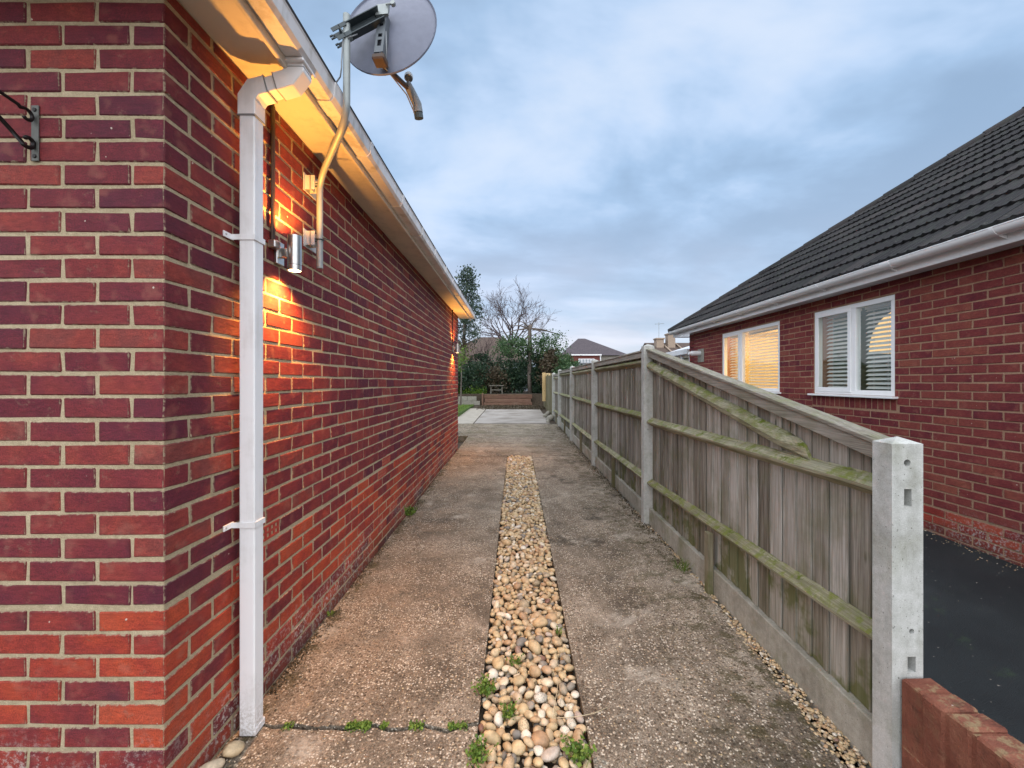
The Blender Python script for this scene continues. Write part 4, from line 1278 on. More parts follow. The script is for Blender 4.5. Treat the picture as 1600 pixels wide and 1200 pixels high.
# =================================================================== LOW RED WALL
lw = thing('low_brick_wall', (1.27, .8, 0.1), 'low red painted brick wall with a worn soldier course at the front of the drive', 'wall')
rs = random.Random(8)
y = 1.342; i = 0
while y > -0.6:
    hh = 0.514 + rs.uniform(-.005, .004)
    m = MB()
    random.seed(i)
    m.cbox(1.222 + rs.uniform(-.003, .003), 1.322 + rs.uniform(-.004, .004), y - .066, y, 0.312, hh, 0.007, jit=.003)
    o = m.build('brick', M_REDWALL, lw)
    y -= 0.073; i += 1
zc = 0.302
rowi = 0
while zc > -0.05:
    y = 1.342 - (0.11 if rowi % 2 else 0)
    random.seed(rowi)
    if rowi % 2:
        m = MB(); m.cbox(1.222, 1.322, 1.2395, 1.342, zc - .065, zc, .005, jit=.002); m.build('brick', M_REDWALL, lw); y = 1.2295
    while y > -0.6:
        m = MB(); m.cbox(1.222, 1.322, y - .215, y, zc - .065, zc, .005, jit=.002); m.build('brick', M_REDWALL, lw); y -= .225
    zc -= .075; rowi += 1
m = MB(); m.box(1.2245, 1.3195, -.6, 1.340, -.1, 0.507); m.build('mortar_core', M_REDWALL, lw)

# =================================================================== RIGHT BUNGALOW
NX = 3.80
nb_ = thing('brick_bungalow', (NX + 2, 4.5, 0.0), 'neighbouring red brick bungalow with dark tiled hip roof and two white blinded windows', 'house')
NY0, NY1 = 0.2, 9.25
NTOP = 2.475
WA = (4.24, 5.39, 1.305, 2.335); WB = (6.09, 7.79, 1.305, 2.335)
# wall with window openings: mortar backing built from blocks
m = MB()
XB, XM = NX + 0.25, NX + 0.004
m.box(XM, XB, NY0, WA[0], -.1, NTOP); m.box(XM, XB, WA[1], WB[0], -.1, NTOP); m.box(XM, XB, WB[1], NY1 - .004, -.1, NTOP)
for W_ in (WA, WB):
    m.box(XM, XB, W_[0], W_[1], -.1, W_[2]); m.box(XM, XB, W_[0], W_[1], W_[3], NTOP)
m.box(XM, NX + 7, NY1 - .25, NY1 - .0041, -.1, NTOP - .001)
m.build('wall', M_MORT2, nb_)
bw = Brickwork()
DP2 = 0.315
courses = []
z = DP2 + 0.009; kk = 0
while z < NTOP - .02: courses.append((z, min(z + .065, NTOP - .002), kk % 2)); z += .075; kk += 1
z = DP2 - 0.009; kk = 1
while z > -.05: courses.append((z - .065, z, kk % 2)); z -= .075; kk += 1
SOLD = (WA[0] - .02, WA[1] + .02, 1.155, 1.285)
for (z0, z1, par) in courses:
    cuts = []
    for W_ in (WA, WB):
        if z1 > W_[2] - .01 and z0 < W_[3] + .004: cuts.append((W_[0] - .004, W_[1] + .004))
    if z1 > SOLD[2] and z0 < SOLD[3]: cuts.append((SOLD[0] - .008, SOLD[1] + .008))
    if par: bw.add(NX, NX + .215, NY1 - W2, NY1, z0, z1, ('x-',)); end = NY1 - W2 - .01
    else: end = NY1
    for (s0, s1) in row_bricks(NY0, end, end - .215 - .225 * 60, cuts=cuts):
        bw.add(NX, NX + W2, s0, s1, z0, z1, ('x-',))
y = SOLD[0]
while y < SOLD[1] - .03:
    bw.add(NX, NX + W2, y, min(y + .065, SOLD[1]), SOLD[2] + .006, SOLD[3], ('x-',)); y += .075
bw.build(nb_, M_RB, M_RBS, 300, 9)

def window(W_, mull, kind):
    y0, y1, z0, z1 = W_
    w_t = (y0, y1)
    fw = .055
    xf, xb = NX + .012, NX + .075
    m = MB()
    m.cbox(xf, xb, y0, y1, z1 - fw, z1, .004); m.cbox(xf, xb, y0, y1, z0, z0 + fw, .004)
    m.cbox(xf + .0005, xb, y0, y0 + fw, z0 + fw, z1 - fw, .003); m.cbox(xf + .0005, xb, y1 - fw, y1, z0 + fw, z1 - fw, .003)
    m.cbox(xf + .0005, xb, mull - .032, mull + .032, z0 + fw, z1 - fw, .003)
    fr_ = m.build('window', M_PVCN, nb_)
    # casement sash stands proud in the far light
    m = MB(); a, b = mull + .020, y1 - .030; s = .052; c, d = z0 + .030, z1 - .030
    xs0, xs1 = xf - .012, xf - .0005
    m.cbox(xs0, xs1, a, b, d - s, d, .004); m.cbox(xs0, xs1, a, b, c, c + s, .004)
    m.cbox(xs0 + .0004, xs1, a, a + s, c + s, d - s, .004); m.cbox(xs0 + .0004, xs1, b - s, b, c + s, d - s, .004)
    m.build('sash', M_PVCN, fr_)
    m = MB(); m.box(xf + .016, xf + .020, mull + .03, y1 - fw + .005, z0 + fw - .005, z1 - fw + .005); m.build('pane', M_GLASS, fr_)
    m = MB(); m.box(xf + .022, xf + .026, y0 + fw - .005, mull - .03, z0 + fw - .005, z1 - fw + .005); m.build('pane', M_GLASS, fr_)
    m = MB(); m.cbox(NX - .055, NX + .011, y0 - .04, y1 + .04, z0 - .024, z0 - .001, .004); m.build('sill', M_PVCN, fr_)
    # venetian blind
    n = 19
    for (a, b) in ((mull + .05, y1 - .07), (y0 + .07, mull - .05)):
        for i in range(n):
            zc = z0 + .085 + (z1 - z0 - .17) * i / (n - 1)
            mm = Matrix.Translation((xb + .055, 0, zc)) @ Matrix.Rotation(R(-36 if kind == 'B' else -40), 4, 'Y')
            m = MB(); m.box(-.0225, .0225, a, b, -.0012, .0012, mm); m.build('blind_slat', M_SLAT, fr_, fix=False)
        m = MB(); m.cbox(xb + .03, xb + .08, a - .005, b + .005, z1 - .075, z1 - .045, .003)
        for yy in (a + .12, b - .12): m.box(xb + .029, xb + .030, yy - .002, yy + .002, z0 + .06, z1 - .06)
        m.build('blind_headrail', M_SLAT, fr_)
    return fr_
window(WA, 4.775, 'A')
window(WB, 7.165, 'B')
# rooms behind the windows
def room(y0, y1, x1, material):
    m = MB(); xa = XB + .001
    m.box(x1, x1 + .05, y0, y1, .2, 2.4); m.box(xa, x1, y0 - .05, y0, .2, 2.4); m.box(xa, x1, y1, y1 + .05, .2, 2.4)
    m.box(xa, x1, y0, y1, .15, .2); m.box(xa, x1, y0, y1, 2.37, 2.4)
    m.build('room', material, nb_)
room(5.80, 8.60, 6.6, M_ROOM)
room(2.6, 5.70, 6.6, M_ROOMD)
ld = D.lights.new('room_light', 'POINT'); ld.energy = 60; ld.color = (1.0, .50, .13); ld.shadow_soft_size = .12
lo = D.objects.new('room_light', ld); COL.objects.link(lo); lo.parent = nb_; lo.location = Vector((5.3, 7.2, 2.1)) - WORLD[nb_.name]
fl = thing('dome_glow', (4.35, 4.72, 1.0), 'amber dome-shaped glow behind the blind of the near neighbour window, built as an assumed lamp', 'lamp')  # lamp form added to give the amber glow; its real source is unknown
m = MB(); m.lathe([(0.002, .50)] + [(.30 * math.sin(R(a)), .0 + .50 * math.cos(R(a))) for a in range(10, 91, 10)] + [(.29, 0), (0.0, .02)], (4.47, 4.88, 1.80), 28); m.build('glow_dome', M_GLOW, fl, smooth=40)
m = MB(); m.tube([(4.47, 4.88, .2), (4.47, 4.88, 1.82)], .014, 8); m.lathe([(.001, .225), (.13, .215), (.13, .2)], (4.47, 4.88, 0), 16); m.build('glow_stem', M_DARKMETAL, fl)

# eaves of the neighbour
FXN = 3.62; ENDY = NY1 + .40
m = MB(); m.box(FXN, NX - .001, NY0, ENDY - .02, NTOP, NTOP + .010); m.box(NX - .0005, NX + 7, NY1 - .02, ENDY - .02, NTOP + .0005, NTOP + .0095); m.build('soffit', M_PVCN, nb_)
m = MB(); m.cbox(FXN - .018, FXN, NY0, ENDY, NTOP - .012, NTOP + .118, .003); m.cbox(FXN - .0175, NX + 7, ENDY - .001, ENDY + .017, NTOP - .0115, NTOP + .117, .003); m.build('fascia', M_PVCN, nb_)
# half round gutter
m = MB()
gc = (FXN - .078, NTOP + .108); r_o, r_i = .058, .054
prof = [(gc[0] + r_o * math.cos(R(a)), gc[1] + r_o * math.sin(R(a))) for a in range(180, 361, 15)] + [(gc[0] + r_i * math.cos(R(a)), gc[1] + r_i * math.sin(R(a))) for a in range(360, 179, -15)]
m.extrude(prof, NY0, ENDY + .02)
m.tube([(gc[0] - r_o, NY0, gc[1] + .001), (gc[0] - r_o, ENDY + .02, gc[1] + .001)], .005, 6)
prof2 = [(gc[0] + r_i * math.cos(R(a)), gc[1] + r_i * math.sin(R(a))) for a in range(180, 361, 15)]
m.extrude(prof2, ENDY + .014, ENDY + .019)
gn = m.build('gutter', M_PVCN, nb_, smooth=40)
for y in (1.2, 2.2, 3.1, 4.0, 4.9, 5.8, 6.7, 7.6, 8.5, 9.3):
    m = MB()
    w_ = .05 if abs(y - 4.0) < .1 else .014
    q = [(gc[0] + (r_o + .004) * math.cos(R(a)), gc[1] + (r_o + .004) * math.sin(R(a))) for a in range(180, 361, 15)] + [(gc[0] + (r_o + .0005) * math.cos(R(a)), gc[1] + (r_o + .0005) * math.sin(R(a))) for a in range(360, 179, -15)]
    m.extrude(q, y - w_, y + w_)
    m.extrude([(gc[0] - .02, gc[1] - .056), (FXN - .019, gc[1] - .056), (FXN - .019, gc[1] - .085)], y - .006, y + .006)
    m.build('gutter_bracket', M_PVCN, gn)
# hip roof
PIT = R(36); cp, sp = math.cos(PIT), math.sin(PIT)
EX, EZ, EY = FXN - .07, NTOP + .125, ENDY + .06
def slope_pt(s, y, n=0.0):           # s metres up the slope
    return Vector((EX + s * cp - n * sp, y, EZ + s * sp + n * cp))
def hip_y(s): return EY - s * cp
SMAX = 5.1
m = MB()
A = slope_pt(0, NY0 - .5, -.03); B = slope_pt(0, hip_y(0), -.03); Cc = slope_pt(SMAX, hip_y(SMAX), -.03); Dd = slope_pt(SMAX, NY0 - .5, -.03)
E = (2 * Cc.x - A.x, EY, A.z); Fq = (2 * Cc.x - A.x, NY0 - .5, A.z)
m.add([A, B, Cc, Dd, E, Fq], [(0, 1, 2, 3), (1, 4, 2), (4, 5, 3, 2), (0, 3, 5)])
rf = m.build('roof', M_TILES, nb_)
GAUGE, TW = .345, .300
tiles = []
row = 0
s = 0.0
while s < SMAX - .1:
    s1 = min(s + GAUGE + .05, SMAX)
    off = (TW / 2) * (row % 2)
    y = NY0 - .4 + off
    while y < hip_y(s):
        px = quad_px([slope_pt(s, y), slope_pt(s, y + TW), slope_pt(s1, y + TW), slope_pt(s1, y)])
        tiles.append((px, s, s1, y)); y += TW
    s += GAUGE; row += 1
tiles.sort(key=lambda t: -t[0])
def tile_profile():
    pr = []
    for i in range(13):
        u = i / 12
        h = .012 * max(0, math.cos(2 * math.pi * 3 * u)) ** 1.0 + .004 * max(0, -math.cos(4 * math.pi * u)) * 0
        pr.append((u * (TW - .004), h))
    return pr
TP = tile_profile()
def tile_verts(s, s1, y, clip):
    vs = []
    for (ss, lift) in ((s, .035), (s1, .006)):
        for (u, h) in TP:
            yy = y + u
            if clip: yy = min(yy, hip_y(ss) + .01)
            vs.append(slope_pt(ss, yy, h + lift))
    for (u, h) in TP:
        yy = y + u
        if clip: yy = min(yy, hip_y(s) + .01)
        vs.append(slope_pt(s, yy, h + .006))
    n = len(TP)
    fs = [(i, i + 1, n + i + 1, n + i) for i in range(n - 1)] + [(2 * n + i, 2 * n + i + 1, i + 1, i) for i in range(n - 1)]
    fs += [(0, n, 2 * n), (n - 1, 3 * n - 1, 2 * n - 1)]
    return vs, fs
base_tile = None
tm = MB(); cnt = 0
rs = random.Random(2)
for (px, s, s1, y) in tiles:
    clip = y + TW > hip_y(s1)
    full = (s1 - s) > GAUGE + .045
    if px > 0 and cnt < 285:
        cnt += 1
        if not clip and full:
            if base_tile is None:
                vs, fs = tile_verts(0, GAUGE + .05, 0, False)
                o0 = slope_pt(0, 0)
                base_tile = D.meshes.new('roof_tile'); base_tile.from_pydata([tuple(v - o0) for v in vs], [], fs); base_tile.materials.append(M_TILE)
            jj = slope_pt(s, y + rs.uniform(-.002, .002), rs.uniform(-.002, .003))
            place('roof_tile', base_tile, jj, rf, (rs.uniform(-.006, .006), rs.uniform(-.006, .006), 0))
        else:
            vs, fs = tile_verts(s, s1, y, clip)
            q = MB(); q.add(vs, fs); q.build('roof_tile', M_TILE, rf, fix=False)
    else:
        vs, fs = tile_verts(s, s1, y, clip); tm.add(vs, fs)
if tm.v: tm.build('roof_tiles', M_TILES, rf, fix=False, kind='stuff')
# hip capping tiles
hs = 0.0
h0 = slope_pt(0, hip_y(0), .03); h1 = slope_pt(SMAX, hip_y(SMAX), .03)
HL = (h1 - h0).length; hd = (h1 - h0).normalized()
side = hd.cross(Vector((0, 0, 1))).normalized(); hup = side.cross(hd)
d = 0.0
while d < HL - .1:
    m = MB(); a, b = d, min(d + .44, HL)
    vs = []
    for (dd, lf) in ((a, .012), (b, 0.0)):
        for ang in range(-100, 101, 25):
            vs.append(h0 + hd * dd + (side * math.sin(R(ang)) * .105 + hup * (math.cos(R(ang)) * .085 - .045 + lf)))
    n = 9
    for ang in range(-100, 101, 25):
        vs.append(h0 + hd * a + (side * math.sin(R(ang)) * .09 + hup * (math.cos(R(ang)) * .07 - .045)))
    m.add(vs, [(i, i + 1, n + i + 1, n + i) for i in range(n - 1)] + [(2 * n + i, 2 * n + i + 1, i + 1, i) for i in range(n - 1)])
    m.build('hip_tile', M_TILE, rf, smooth=40, fix=False); d += .42
# boiler flue
m = MB(); m.tube([(NX - .002, 8.68, 2.04), (NX - .19, 8.68, 2.04)], .05, 16); m.tube([(NX - .185, 8.68, 2.04), (NX - .25, 8.68, 2.04)], .036, 16)
fl_ = m.build('boiler_flue', M_PVC, nb_, smooth=40)
m = MB(); m.cbox(NX - .012, NX - .001, 8.52, 8.80, 1.86, 2.13, .003); m.build('flue_plate', M_GBOARD, fl_)
# white conservatory behind the neighbour
cv = thing('conservatory', (4.6, 10.6, .1), 'white framed lean to conservatory behind the neighbouring bungalow', 'conservatory')
cx0 = 4.02
m = MB(); m.box(cx0, 6.0, 9.75, 11.2, .05, 1.55); m.build('dwarf_wall', M_RB, cv)
m = MB()
for y in (9.75, 10.25, 10.75, 11.2): m.cbox(cx0 - .004, cx0 + .06, y, y + .06, 1.5, 2.12, .004)
m.cbox(cx0 - .006, cx0 + .06, 9.70, 11.3, 2.08, 2.15, .004); m.cbox(cx0 - .006, cx0 + .06, 9.70, 11.3, 1.50, 1.56, .004)
m.build('window_frame', M_PVC, cv)
m = MB(); m.box(cx0 + .02, cx0 + .026, 9.8, 11.2, 1.56, 2.08); m.build('pane', M_GLASS, cv)
m = MB(); m.extrude([(cx0 - .07, 2.15), (5.9, 2.75), (5.9, 2.80), (cx0 - .07, 2.20)], 9.68, 11.4); m.cbox(cx0 - .09, cx0 - .071, 9.68, 11.4, 2.10, 2.22, .003); m.build('roof', M_PVC, cv)
m = MB(); m.box(5.9, 6.0, 9.75, 11.2, 1.55, 2.6); m.build('back_wall', M_HUNG, cv)

# =================================================================== VEGETATION HELPERS
def leaf(mb_, p, s, rs, updir=None):
    n = Vector((rs.gauss(0, 1), rs.gauss(0, 1), rs.gauss(0, 1) + .4)).normalized()
    u = n.orthogonal().normalized(); u = (Matrix.Rotation(rs.uniform(0, 6.28), 3, n) @ u); v = n.cross(u)
    w_ = s * rs.uniform(.35, .55)
    mb_.add([p - u * s * .6, p + v * w_, p + u * s * .6 + n * s * .15, p - v * w_], [(0, 1, 2, 3)])
def crown(mb_, c, rad, clumps, per, size, rs, spread=.22, lo=-1.0, shape=None):
    c = Vector(c)
    for _ in range(clumps):
        while True:
            q = Vector((rs.uniform(-1, 1), rs.uniform(-1, 1), rs.uniform(lo, 1)))
            if q.length <= 1 and (q.length > .35 or rs.random() < .3): break
        cc = Vector((c.x + q.x * rad[0], c.y + q.y * rad[1], c.z + q.z * rad[2]))
        sp_ = spread * min(rad) * rs.uniform(.7, 1.5)
        for _ in range(int(per * rs.uniform(.6, 1.3))):
            leaf(mb_, cc + Vector((rs.gauss(0, sp_), rs.gauss(0, sp_), rs.gauss(0, sp_ * .8))), size * rs.uniform(.6, 1.4), rs)
def branches(mb_, p, d, L, r, depth, rs, nseg=4, spread=.55, kids=(2, 3), shrink=.72, up_=.1, tips=None):
    pts = [Vector(p)]; dd = Vector(d).normalized(); rr = [r]
    for i in range(nseg):
        dd = (dd + Vector((rs.gauss(0, .11), rs.gauss(0, .11), rs.gauss(0, .07) + up_ * .25))).normalized()
        pts.append(pts[-1] + dd * L / nseg); rr.append(max(r * (1 - .45 * (i + 1) / nseg), .008))
    mb_.tube(pts, rr, 6 if r > .03 else 4 if r > .012 else 3, cap=False)
    if depth == 0:
        if tips is not None: tips.append(pts[-1])
        return
    for _ in range(rs.randint(*kids)):
        k_ = rs.randint(max(1, nseg // 2), nseg)
        ax_ = dd.orthogonal().normalized(); ax_ = Matrix.Rotation(rs.uniform(0, 6.28), 3, dd) @ ax_
        nd = (dd + ax_ * rs.uniform(spread * .6, spread * 1.4) + Vector((0, 0, up_))).normalized()
        branches(mb_, pts[k_], nd, L * shrink * rs.uniform(.75, 1.15), rr[k_] * .68, depth - 1, rs, nseg, spread, kids, shrink, up_, tips)

# bare tree at the end of the drive
rs = random.Random(14)
bt = thing('bare_tree', (-.35, 30, .5), 'tall bare spreading tree against the sky beyond the end of the drive', 'tree')
tr_ = MB(); tr_.tube([(-.35, 30, .4), (-.3, 30, 2.2), (-.38, 30, 4.2)], [.20, .16, .13], 8)
tr_.build('trunk', M_BARK, bt, smooth=True)
cr_ = MB()
for (ang, tilt, L0) in ((0, .18, 2.1), (2.0, .55, 2.0), (3.2, .75, 2.1), (4.4, .5, 1.9), (5.4, .7, 2.0), (1.0, .7, 2.0), (.1, .95, 1.7), (3.0, 1.05, 1.7)):
    branches(cr_, (-.36, 30, 3.6 + .5 * rs.random()), (math.cos(ang) * math.sin(tilt), math.sin(ang) * math.sin(tilt), math.cos(tilt)), L0, .075, 4, rs, 4, .62, (3, 4), .70, .06)
cr_.build('branches', M_TWIG, bt, smooth=True, fix=False)
# thin bare shrub left of it
for (x, y, h, sd_, lab) in ((-2.2, 25, 2.3, 5, 'thin twiggy bare shrub rising left of the clipped evergreen'), (1.4, 27, 2.2, 9, 'thin bare twigs rising above the right of the clipped evergreen')):
    rs = random.Random(sd_)
    t = thing('bare_shrub', (x, y, .9), lab, 'shrub')
    m = MB()
    for _ in range(6):
        branches(m, (x + rs.uniform(-.3, .3), y, .9), (rs.uniform(-.35, .35), rs.uniform(-.2, .2), 1), h * rs.uniform(.5, .75), .026, 3, rs, 4, .5, (2, 4), .68, .10)
    m.build('twigs', M_TWIG, t, smooth=True, fix=False)
# tall conifer behind the bungalow corner
rs = random.Random(31)
cf = thing('conifer_tree', (-3.0, 24, .4), 'tall dark loose conifer behind the far corner of the bungalow', 'tree')
m = MB(); m.tube([(-3.0, 24, .4), (-2.95, 24, 4), (-2.75, 24, 7.5)], [.14, .1, .02], 7); m.build('trunk', M_BARK, cf, smooth=True)
m = MB()
for i in range(80):
    z = 3.9 + 3.85 * (i / 80)
    wdt = 1.15 * (1 - ((z - 3.9) / 4.0)) ** .7 + .12
    a = rs.uniform(0, 6.28); rr = wdt * rs.uniform(.3, 1.0)
    c = (-2.95 + .06 * (z - 4) + math.cos(a) * rr, 24 + math.sin(a) * rr, z + rs.uniform(-.2, .3))
    crown(m, c, (.26, .26, .30), 4, 18, .085, rs, .55)
m.build('crown', M_CONIF, cf, fix=False)
m = MB(); crown(m, (-3.15, 23.4, 3.2), (.75, .6, .8), 26, 20, .09, rs, .25); m.build('lower_foliage', M_LEAF_BR, cf, fix=False)
# shrub by the far lamp; its lamplight is put into the leaf colour
bs = thing('green_shrub', (-2.55, 19.5, .3), 'green shrub just past the far wall lamp with lamplight in its leaf colour', 'shrub')
m = MB(); m.tube([(-2.55, 19.5, .3), (-2.5, 19.5, 2.2)], [.04, .02], 6); m.build('stem', M_BARK, bs)
m = MB(); crown(m, (-2.55, 19.5, 2.55), (.32, .4, .62), 22, 22, .06, rs, .3); m.build('foliage', M_LEAF_LT, bs, fix=False)
# clipped evergreen with pale trunk and pollarded top
ev = thing('evergreen_tree', (.72, 22, .9), 'spreading evergreen with a pale trunk and pollarded top behind the sleepers', 'tree')
m = MB(); m.tube([(.74, 22, .8), (.70, 22, 1.8), (.73, 22, 3.1), (.72, 22, 4.2), (.76, 22, 4.42)], [.13, .105, .12, .09, .12], 9); m.build('trunk', M_BARK, ev, smooth=True)
m = MB()
for (dx, dz) in ((-1.2, 0.05), (.9, -.45), (1.4, -.35), (-.7, .35), (.4, .5), (1.9, -.5), (-1.6, -.4)):
    m.tube([(.74, 22, 4.25), (.74 + dx * .45, 22 - .1, 4.35 + dz * .5), (.74 + dx, 22 - .2, 4.3 + dz)], [.05, .03, .008], 5)
m.build('pollard_branches', M_BARK, ev, smooth=True)
m = MB()
crown(m, (-.2, 22, 3.2), (1.1, .8, .6), 60, 38, .075, rs, .24)
crown(m, (1.0, 21.9, 3.30), (.9, .8, .55), 36, 34, .075, rs, .24)
crown(m, (2.0, 21.9, 3.35), (.85, .8, .62), 38, 34, .075, rs, .24)
crown(m, (1.6, 21.9, 2.75), (.75, .6, .4), 20, 30, .07, rs, .26)
m.build('crown', M_LEAF_MID, ev, fix=False)
m = MB(); crown(m, (.2, 22, 2.62), (1.3, .6, .45), 34, 30, .075, rs, .24); crown(m, (1.2, 22.2, 2.9), (.6, .5, .4), 14, 30, .075, rs, .24); m.build('shaded_foliage', M_LEAF_DK, ev, fix=False)  # shade beneath the crown put into a darker leaf colour
for (x, y, z, rx, rz, mt, lab) in ((-1.9, 24.5, 2.05, 1.3, 1.0, M_LEAF_DK, 'broad dark bush further back at the left below the bare tree'), (.3, 24.8, 1.95, 1.1, .9, M_LEAF_DK, 'broad dark bush further back behind the pale trunk'), (2.6, 24.2, 2.1, 1.1, 1.0, M_LEAF_MID, 'broad green bush further back right of the yellow timber')):
    t = thing('hedge_bush', (x, y, .85), lab, 'bush', 'bushes behind the raised bed')
    m = MB(); m.tube([(x, y, .8), (x + .1, y, z)], [.04, .02], 5); m.build('stem', M_BARK, t)
    m = MB(); crown(m, (x, y, z), (rx, .6, rz), 120, 36, .09, rs, .22); m.build('foliage', mt, t, fix=False)
# raised bed behind the sleepers
m = MB(); m.box(-9, 5, 20.86, 60, -.2, .86); m.build('raised_bed', M_SOIL, kind='structure')
# dense shrubs on the raised bed
SHR = [(-3.4, 21.6, 1.5, .85, .95, M_LEAF_DK, 'dark green laurel bush at the left end of the raised bed'),
       (-2.2, 22.0, 1.55, .80, .95, M_LEAF_DK, 'dark bushy shrub behind the left end of the sleepers'),
       (-1.2, 22.4, 1.45, .70, .85, M_LEAF_BR, 'brownish tangled shrub behind the low timber frame'),
       (-.3, 22.6, 1.40, .75, .80, M_LEAF_DK, 'dark shrub left of the pale evergreen trunk'),
       (1.15, 22.3, 1.5, .40, .95, M_LEAF_DK, 'dark narrow shrub between the pale trunk and the yellow timber'),
       (1.75, 21.5, 2.0, .45, 1.1, M_LEAF_BR, 'olive brown shrub behind the yellow timber gatepost'),
       (2.5, 21.0, 1.6, .60, 1.2, M_LEAF_MID, 'green shrub behind the far end of the timber fence')]
for (x, y, z, rx, rz, mt, lab) in SHR:
    t = thing('garden_shrub', (x, y, .85), lab, 'shrub', 'shrubs along the raised bed')
    m = MB()
    for _ in range(5): m.tube([(x + rs.uniform(-.1, .1), y, .80), (x + rs.uniform(-.4, .4) * rx, y + rs.uniform(-.2, .2), z + rz * .3)], [.022, .008], 5)
    m.build('stem', M_BARK, t)
    m = MB(); crown(m, (x, y, z), (rx * 1.1, .65, rz), 90, 40, .085, rs, .24); m.build('foliage', mt, t, fix=False)
# low greenery at the foot of the bed
m = MB()
for _ in range(1500):
    x = rs.uniform(-3.6, -1.5); y = rs.uniform(21.2, 22.0)
    leaf(m, Vector((x, y, .86 + abs(rs.gauss(0, .14)))), .07, rs)
m.build('ground_cover', M_LEAF_LT, None, fix=False, kind='stuff')

# sleepers
sl = thing('sleeper_wall', (-.35, 20.8, .3), 'stacked brown timber sleepers edging the raised bed at the drive end', 'retaining wall')
for i, (z0, z1, yy) in enumerate(((.30, .45, 20.62), (.46, .63, 20.66), (.64, .84, 20.70), )):
    m = MB(); random.seed(i); m.cbox(-1.58 + .05 * (i % 2), .80 - .06 * (i % 2), yy, yy + .16, z0, z1, .012, jit=.004); m.build('sleeper', M_SLEEP, sl)
m = MB(); m.cbox(-1.66, -1.585, 20.55, 20.68, .25, .92, .008); m.build('end_post', M_SLEEP, sl)
# fallen leaves/earth band before the sleepers
m = MB()
for _ in range(1500):
    x = rs.uniform(-1.7, 1.4); y = rs.uniform(17.9, 20.6)
    leaf(m, Vector((x, y, gz(0, y) - .01 + rs.random() * .03)), .05, rs)
m.build('leaf_litter', M_LEAF_BR, None, fix=False, kind='stuff')
# small timber frame on the bed
tf = thing('wooden_bench', (-1.0, 21.2, .86), 'small grey timber frame standing on the raised bed behind the sleepers', 'bench')
m = MB()
m.cbox(-1.28, -1.22, 21.15, 21.21, .86, 1.25, .004); m.cbox(-.72, -.66, 21.15, 21.21, .86, 1.25, .004); m.build('leg', M_GREYWOOD, tf)
m = MB(); m.cbox(-1.34, -.60, 21.05, 21.35, 1.251, 1.295, .005); m.build('top_plank', M_GREYWOOD, tf)
m = MB(); m.cbox(-1.22, -.72, 21.16, 21.20, 1.03, 1.09, .004); m.build('crossbar', M_GREYWOOD, tf)
# yellow timber
yt = thing('timber_gatepost', (1.33, 18.3, .29), 'pale yellow new timber boards standing upright near the end of the fence', 'gatepost')
m = MB(); m.cbox(1.30, 1.49, 18.25, 18.31, .28, 1.83, .006); m.build('board', M_PALE, yt)
m = MB(); m.cbox(1.15, 1.296, 18.32, 18.37, .62, 1.86, .006); m.build('board', M_PALE, yt)
m = MB(); m.cbox(1.50, 1.62, 18.33, 18.45, .28, 1.80, .008); m.build('post', M_RAIL, yt)
# lawn with block edging
m = MB(); m.box(-9, -2.0, 14.8, 20.3, -.1, .36); m.build('lawn', M_LAWN, kind='structure')
m = MB()
for _ in range(5000):
    x = rs.uniform(-4.2, -2.0); y = rs.uniform(14.8, 20.2)
    a = rs.uniform(0, 6.28); h = rs.uniform(.03, .08); w_ = .006
    m.add([(x - w_ * math.cos(a), y - w_ * math.sin(a), .355), (x + w_ * math.cos(a), y + w_ * math.sin(a), .355), (x + rs.gauss(0, .02), y + rs.gauss(0, .02), .36 + h)], [(0, 1, 2)])
m.build('grass', M_BLADE, None, fix=False, kind='stuff')
bk = thing('block_wall', (-3, 20.5, .3), 'low grey block wall between the lawn and the dark bushes', 'wall')
for rr in range(2):
    x = -5.2 + (.22 if rr else 0)
    while x < -1.9:
        m = MB(); m.cbox(x, min(x + .43, -1.75), 20.45, 20.56, .33 + rr * .215, .33 + rr * .215 + .205, .004); m.build('block', M_BLOCK, bk); x += .44
# rubble by the fence end
rs = random.Random(6)
for i, (x, y, r, lab) in enumerate(((1.10, 13.6, .16, 'largest pale rubble stone heaped at the far fence foot'), (1.02, 14.6, .12, 'pale rubble stone behind the largest one at the fence foot'), (1.16, 15.3, .14, 'grey rubble stone furthest along the fence foot'), (.98, 12.9, .09, 'small nearest rubble stone beside the pale slab'))):
    me = pebble_mesh(200 + i, 2)
    me.materials.append(M_BLOCK)
    o = place('rubble_stone', me, (x, y, gz(0, y) + r * .35), None, (rs.random(), rs.random(), rs.random() * 6))
    o.scale = (r, r, r); tag(o, lab, 'stone', 'rubble stones by the far fence')
# two loose cobbles at the foot of the downpipe
for (x, y, r, sc, lab) in ((-1.080, 1.615, .040, (1, .9, .95), 'round tan cobble touching the foot of the downpipe'), (-1.110, 1.540, .040, (1.1, 1, .8), 'greyer oval cobble lying nearest the camera below the downpipe')):
    me = PEBM[3 if r > .039 and sc[0] == 1 else 7]
    o = place('cobble', me, (x, y, gz(x, y) + r * .5), None, (.1, .2, 1.0))
    o.scale = (r * sc[0], r * sc[1], r * sc[2]); tag(o, lab, 'stone', 'cobbles at the downpipe foot')

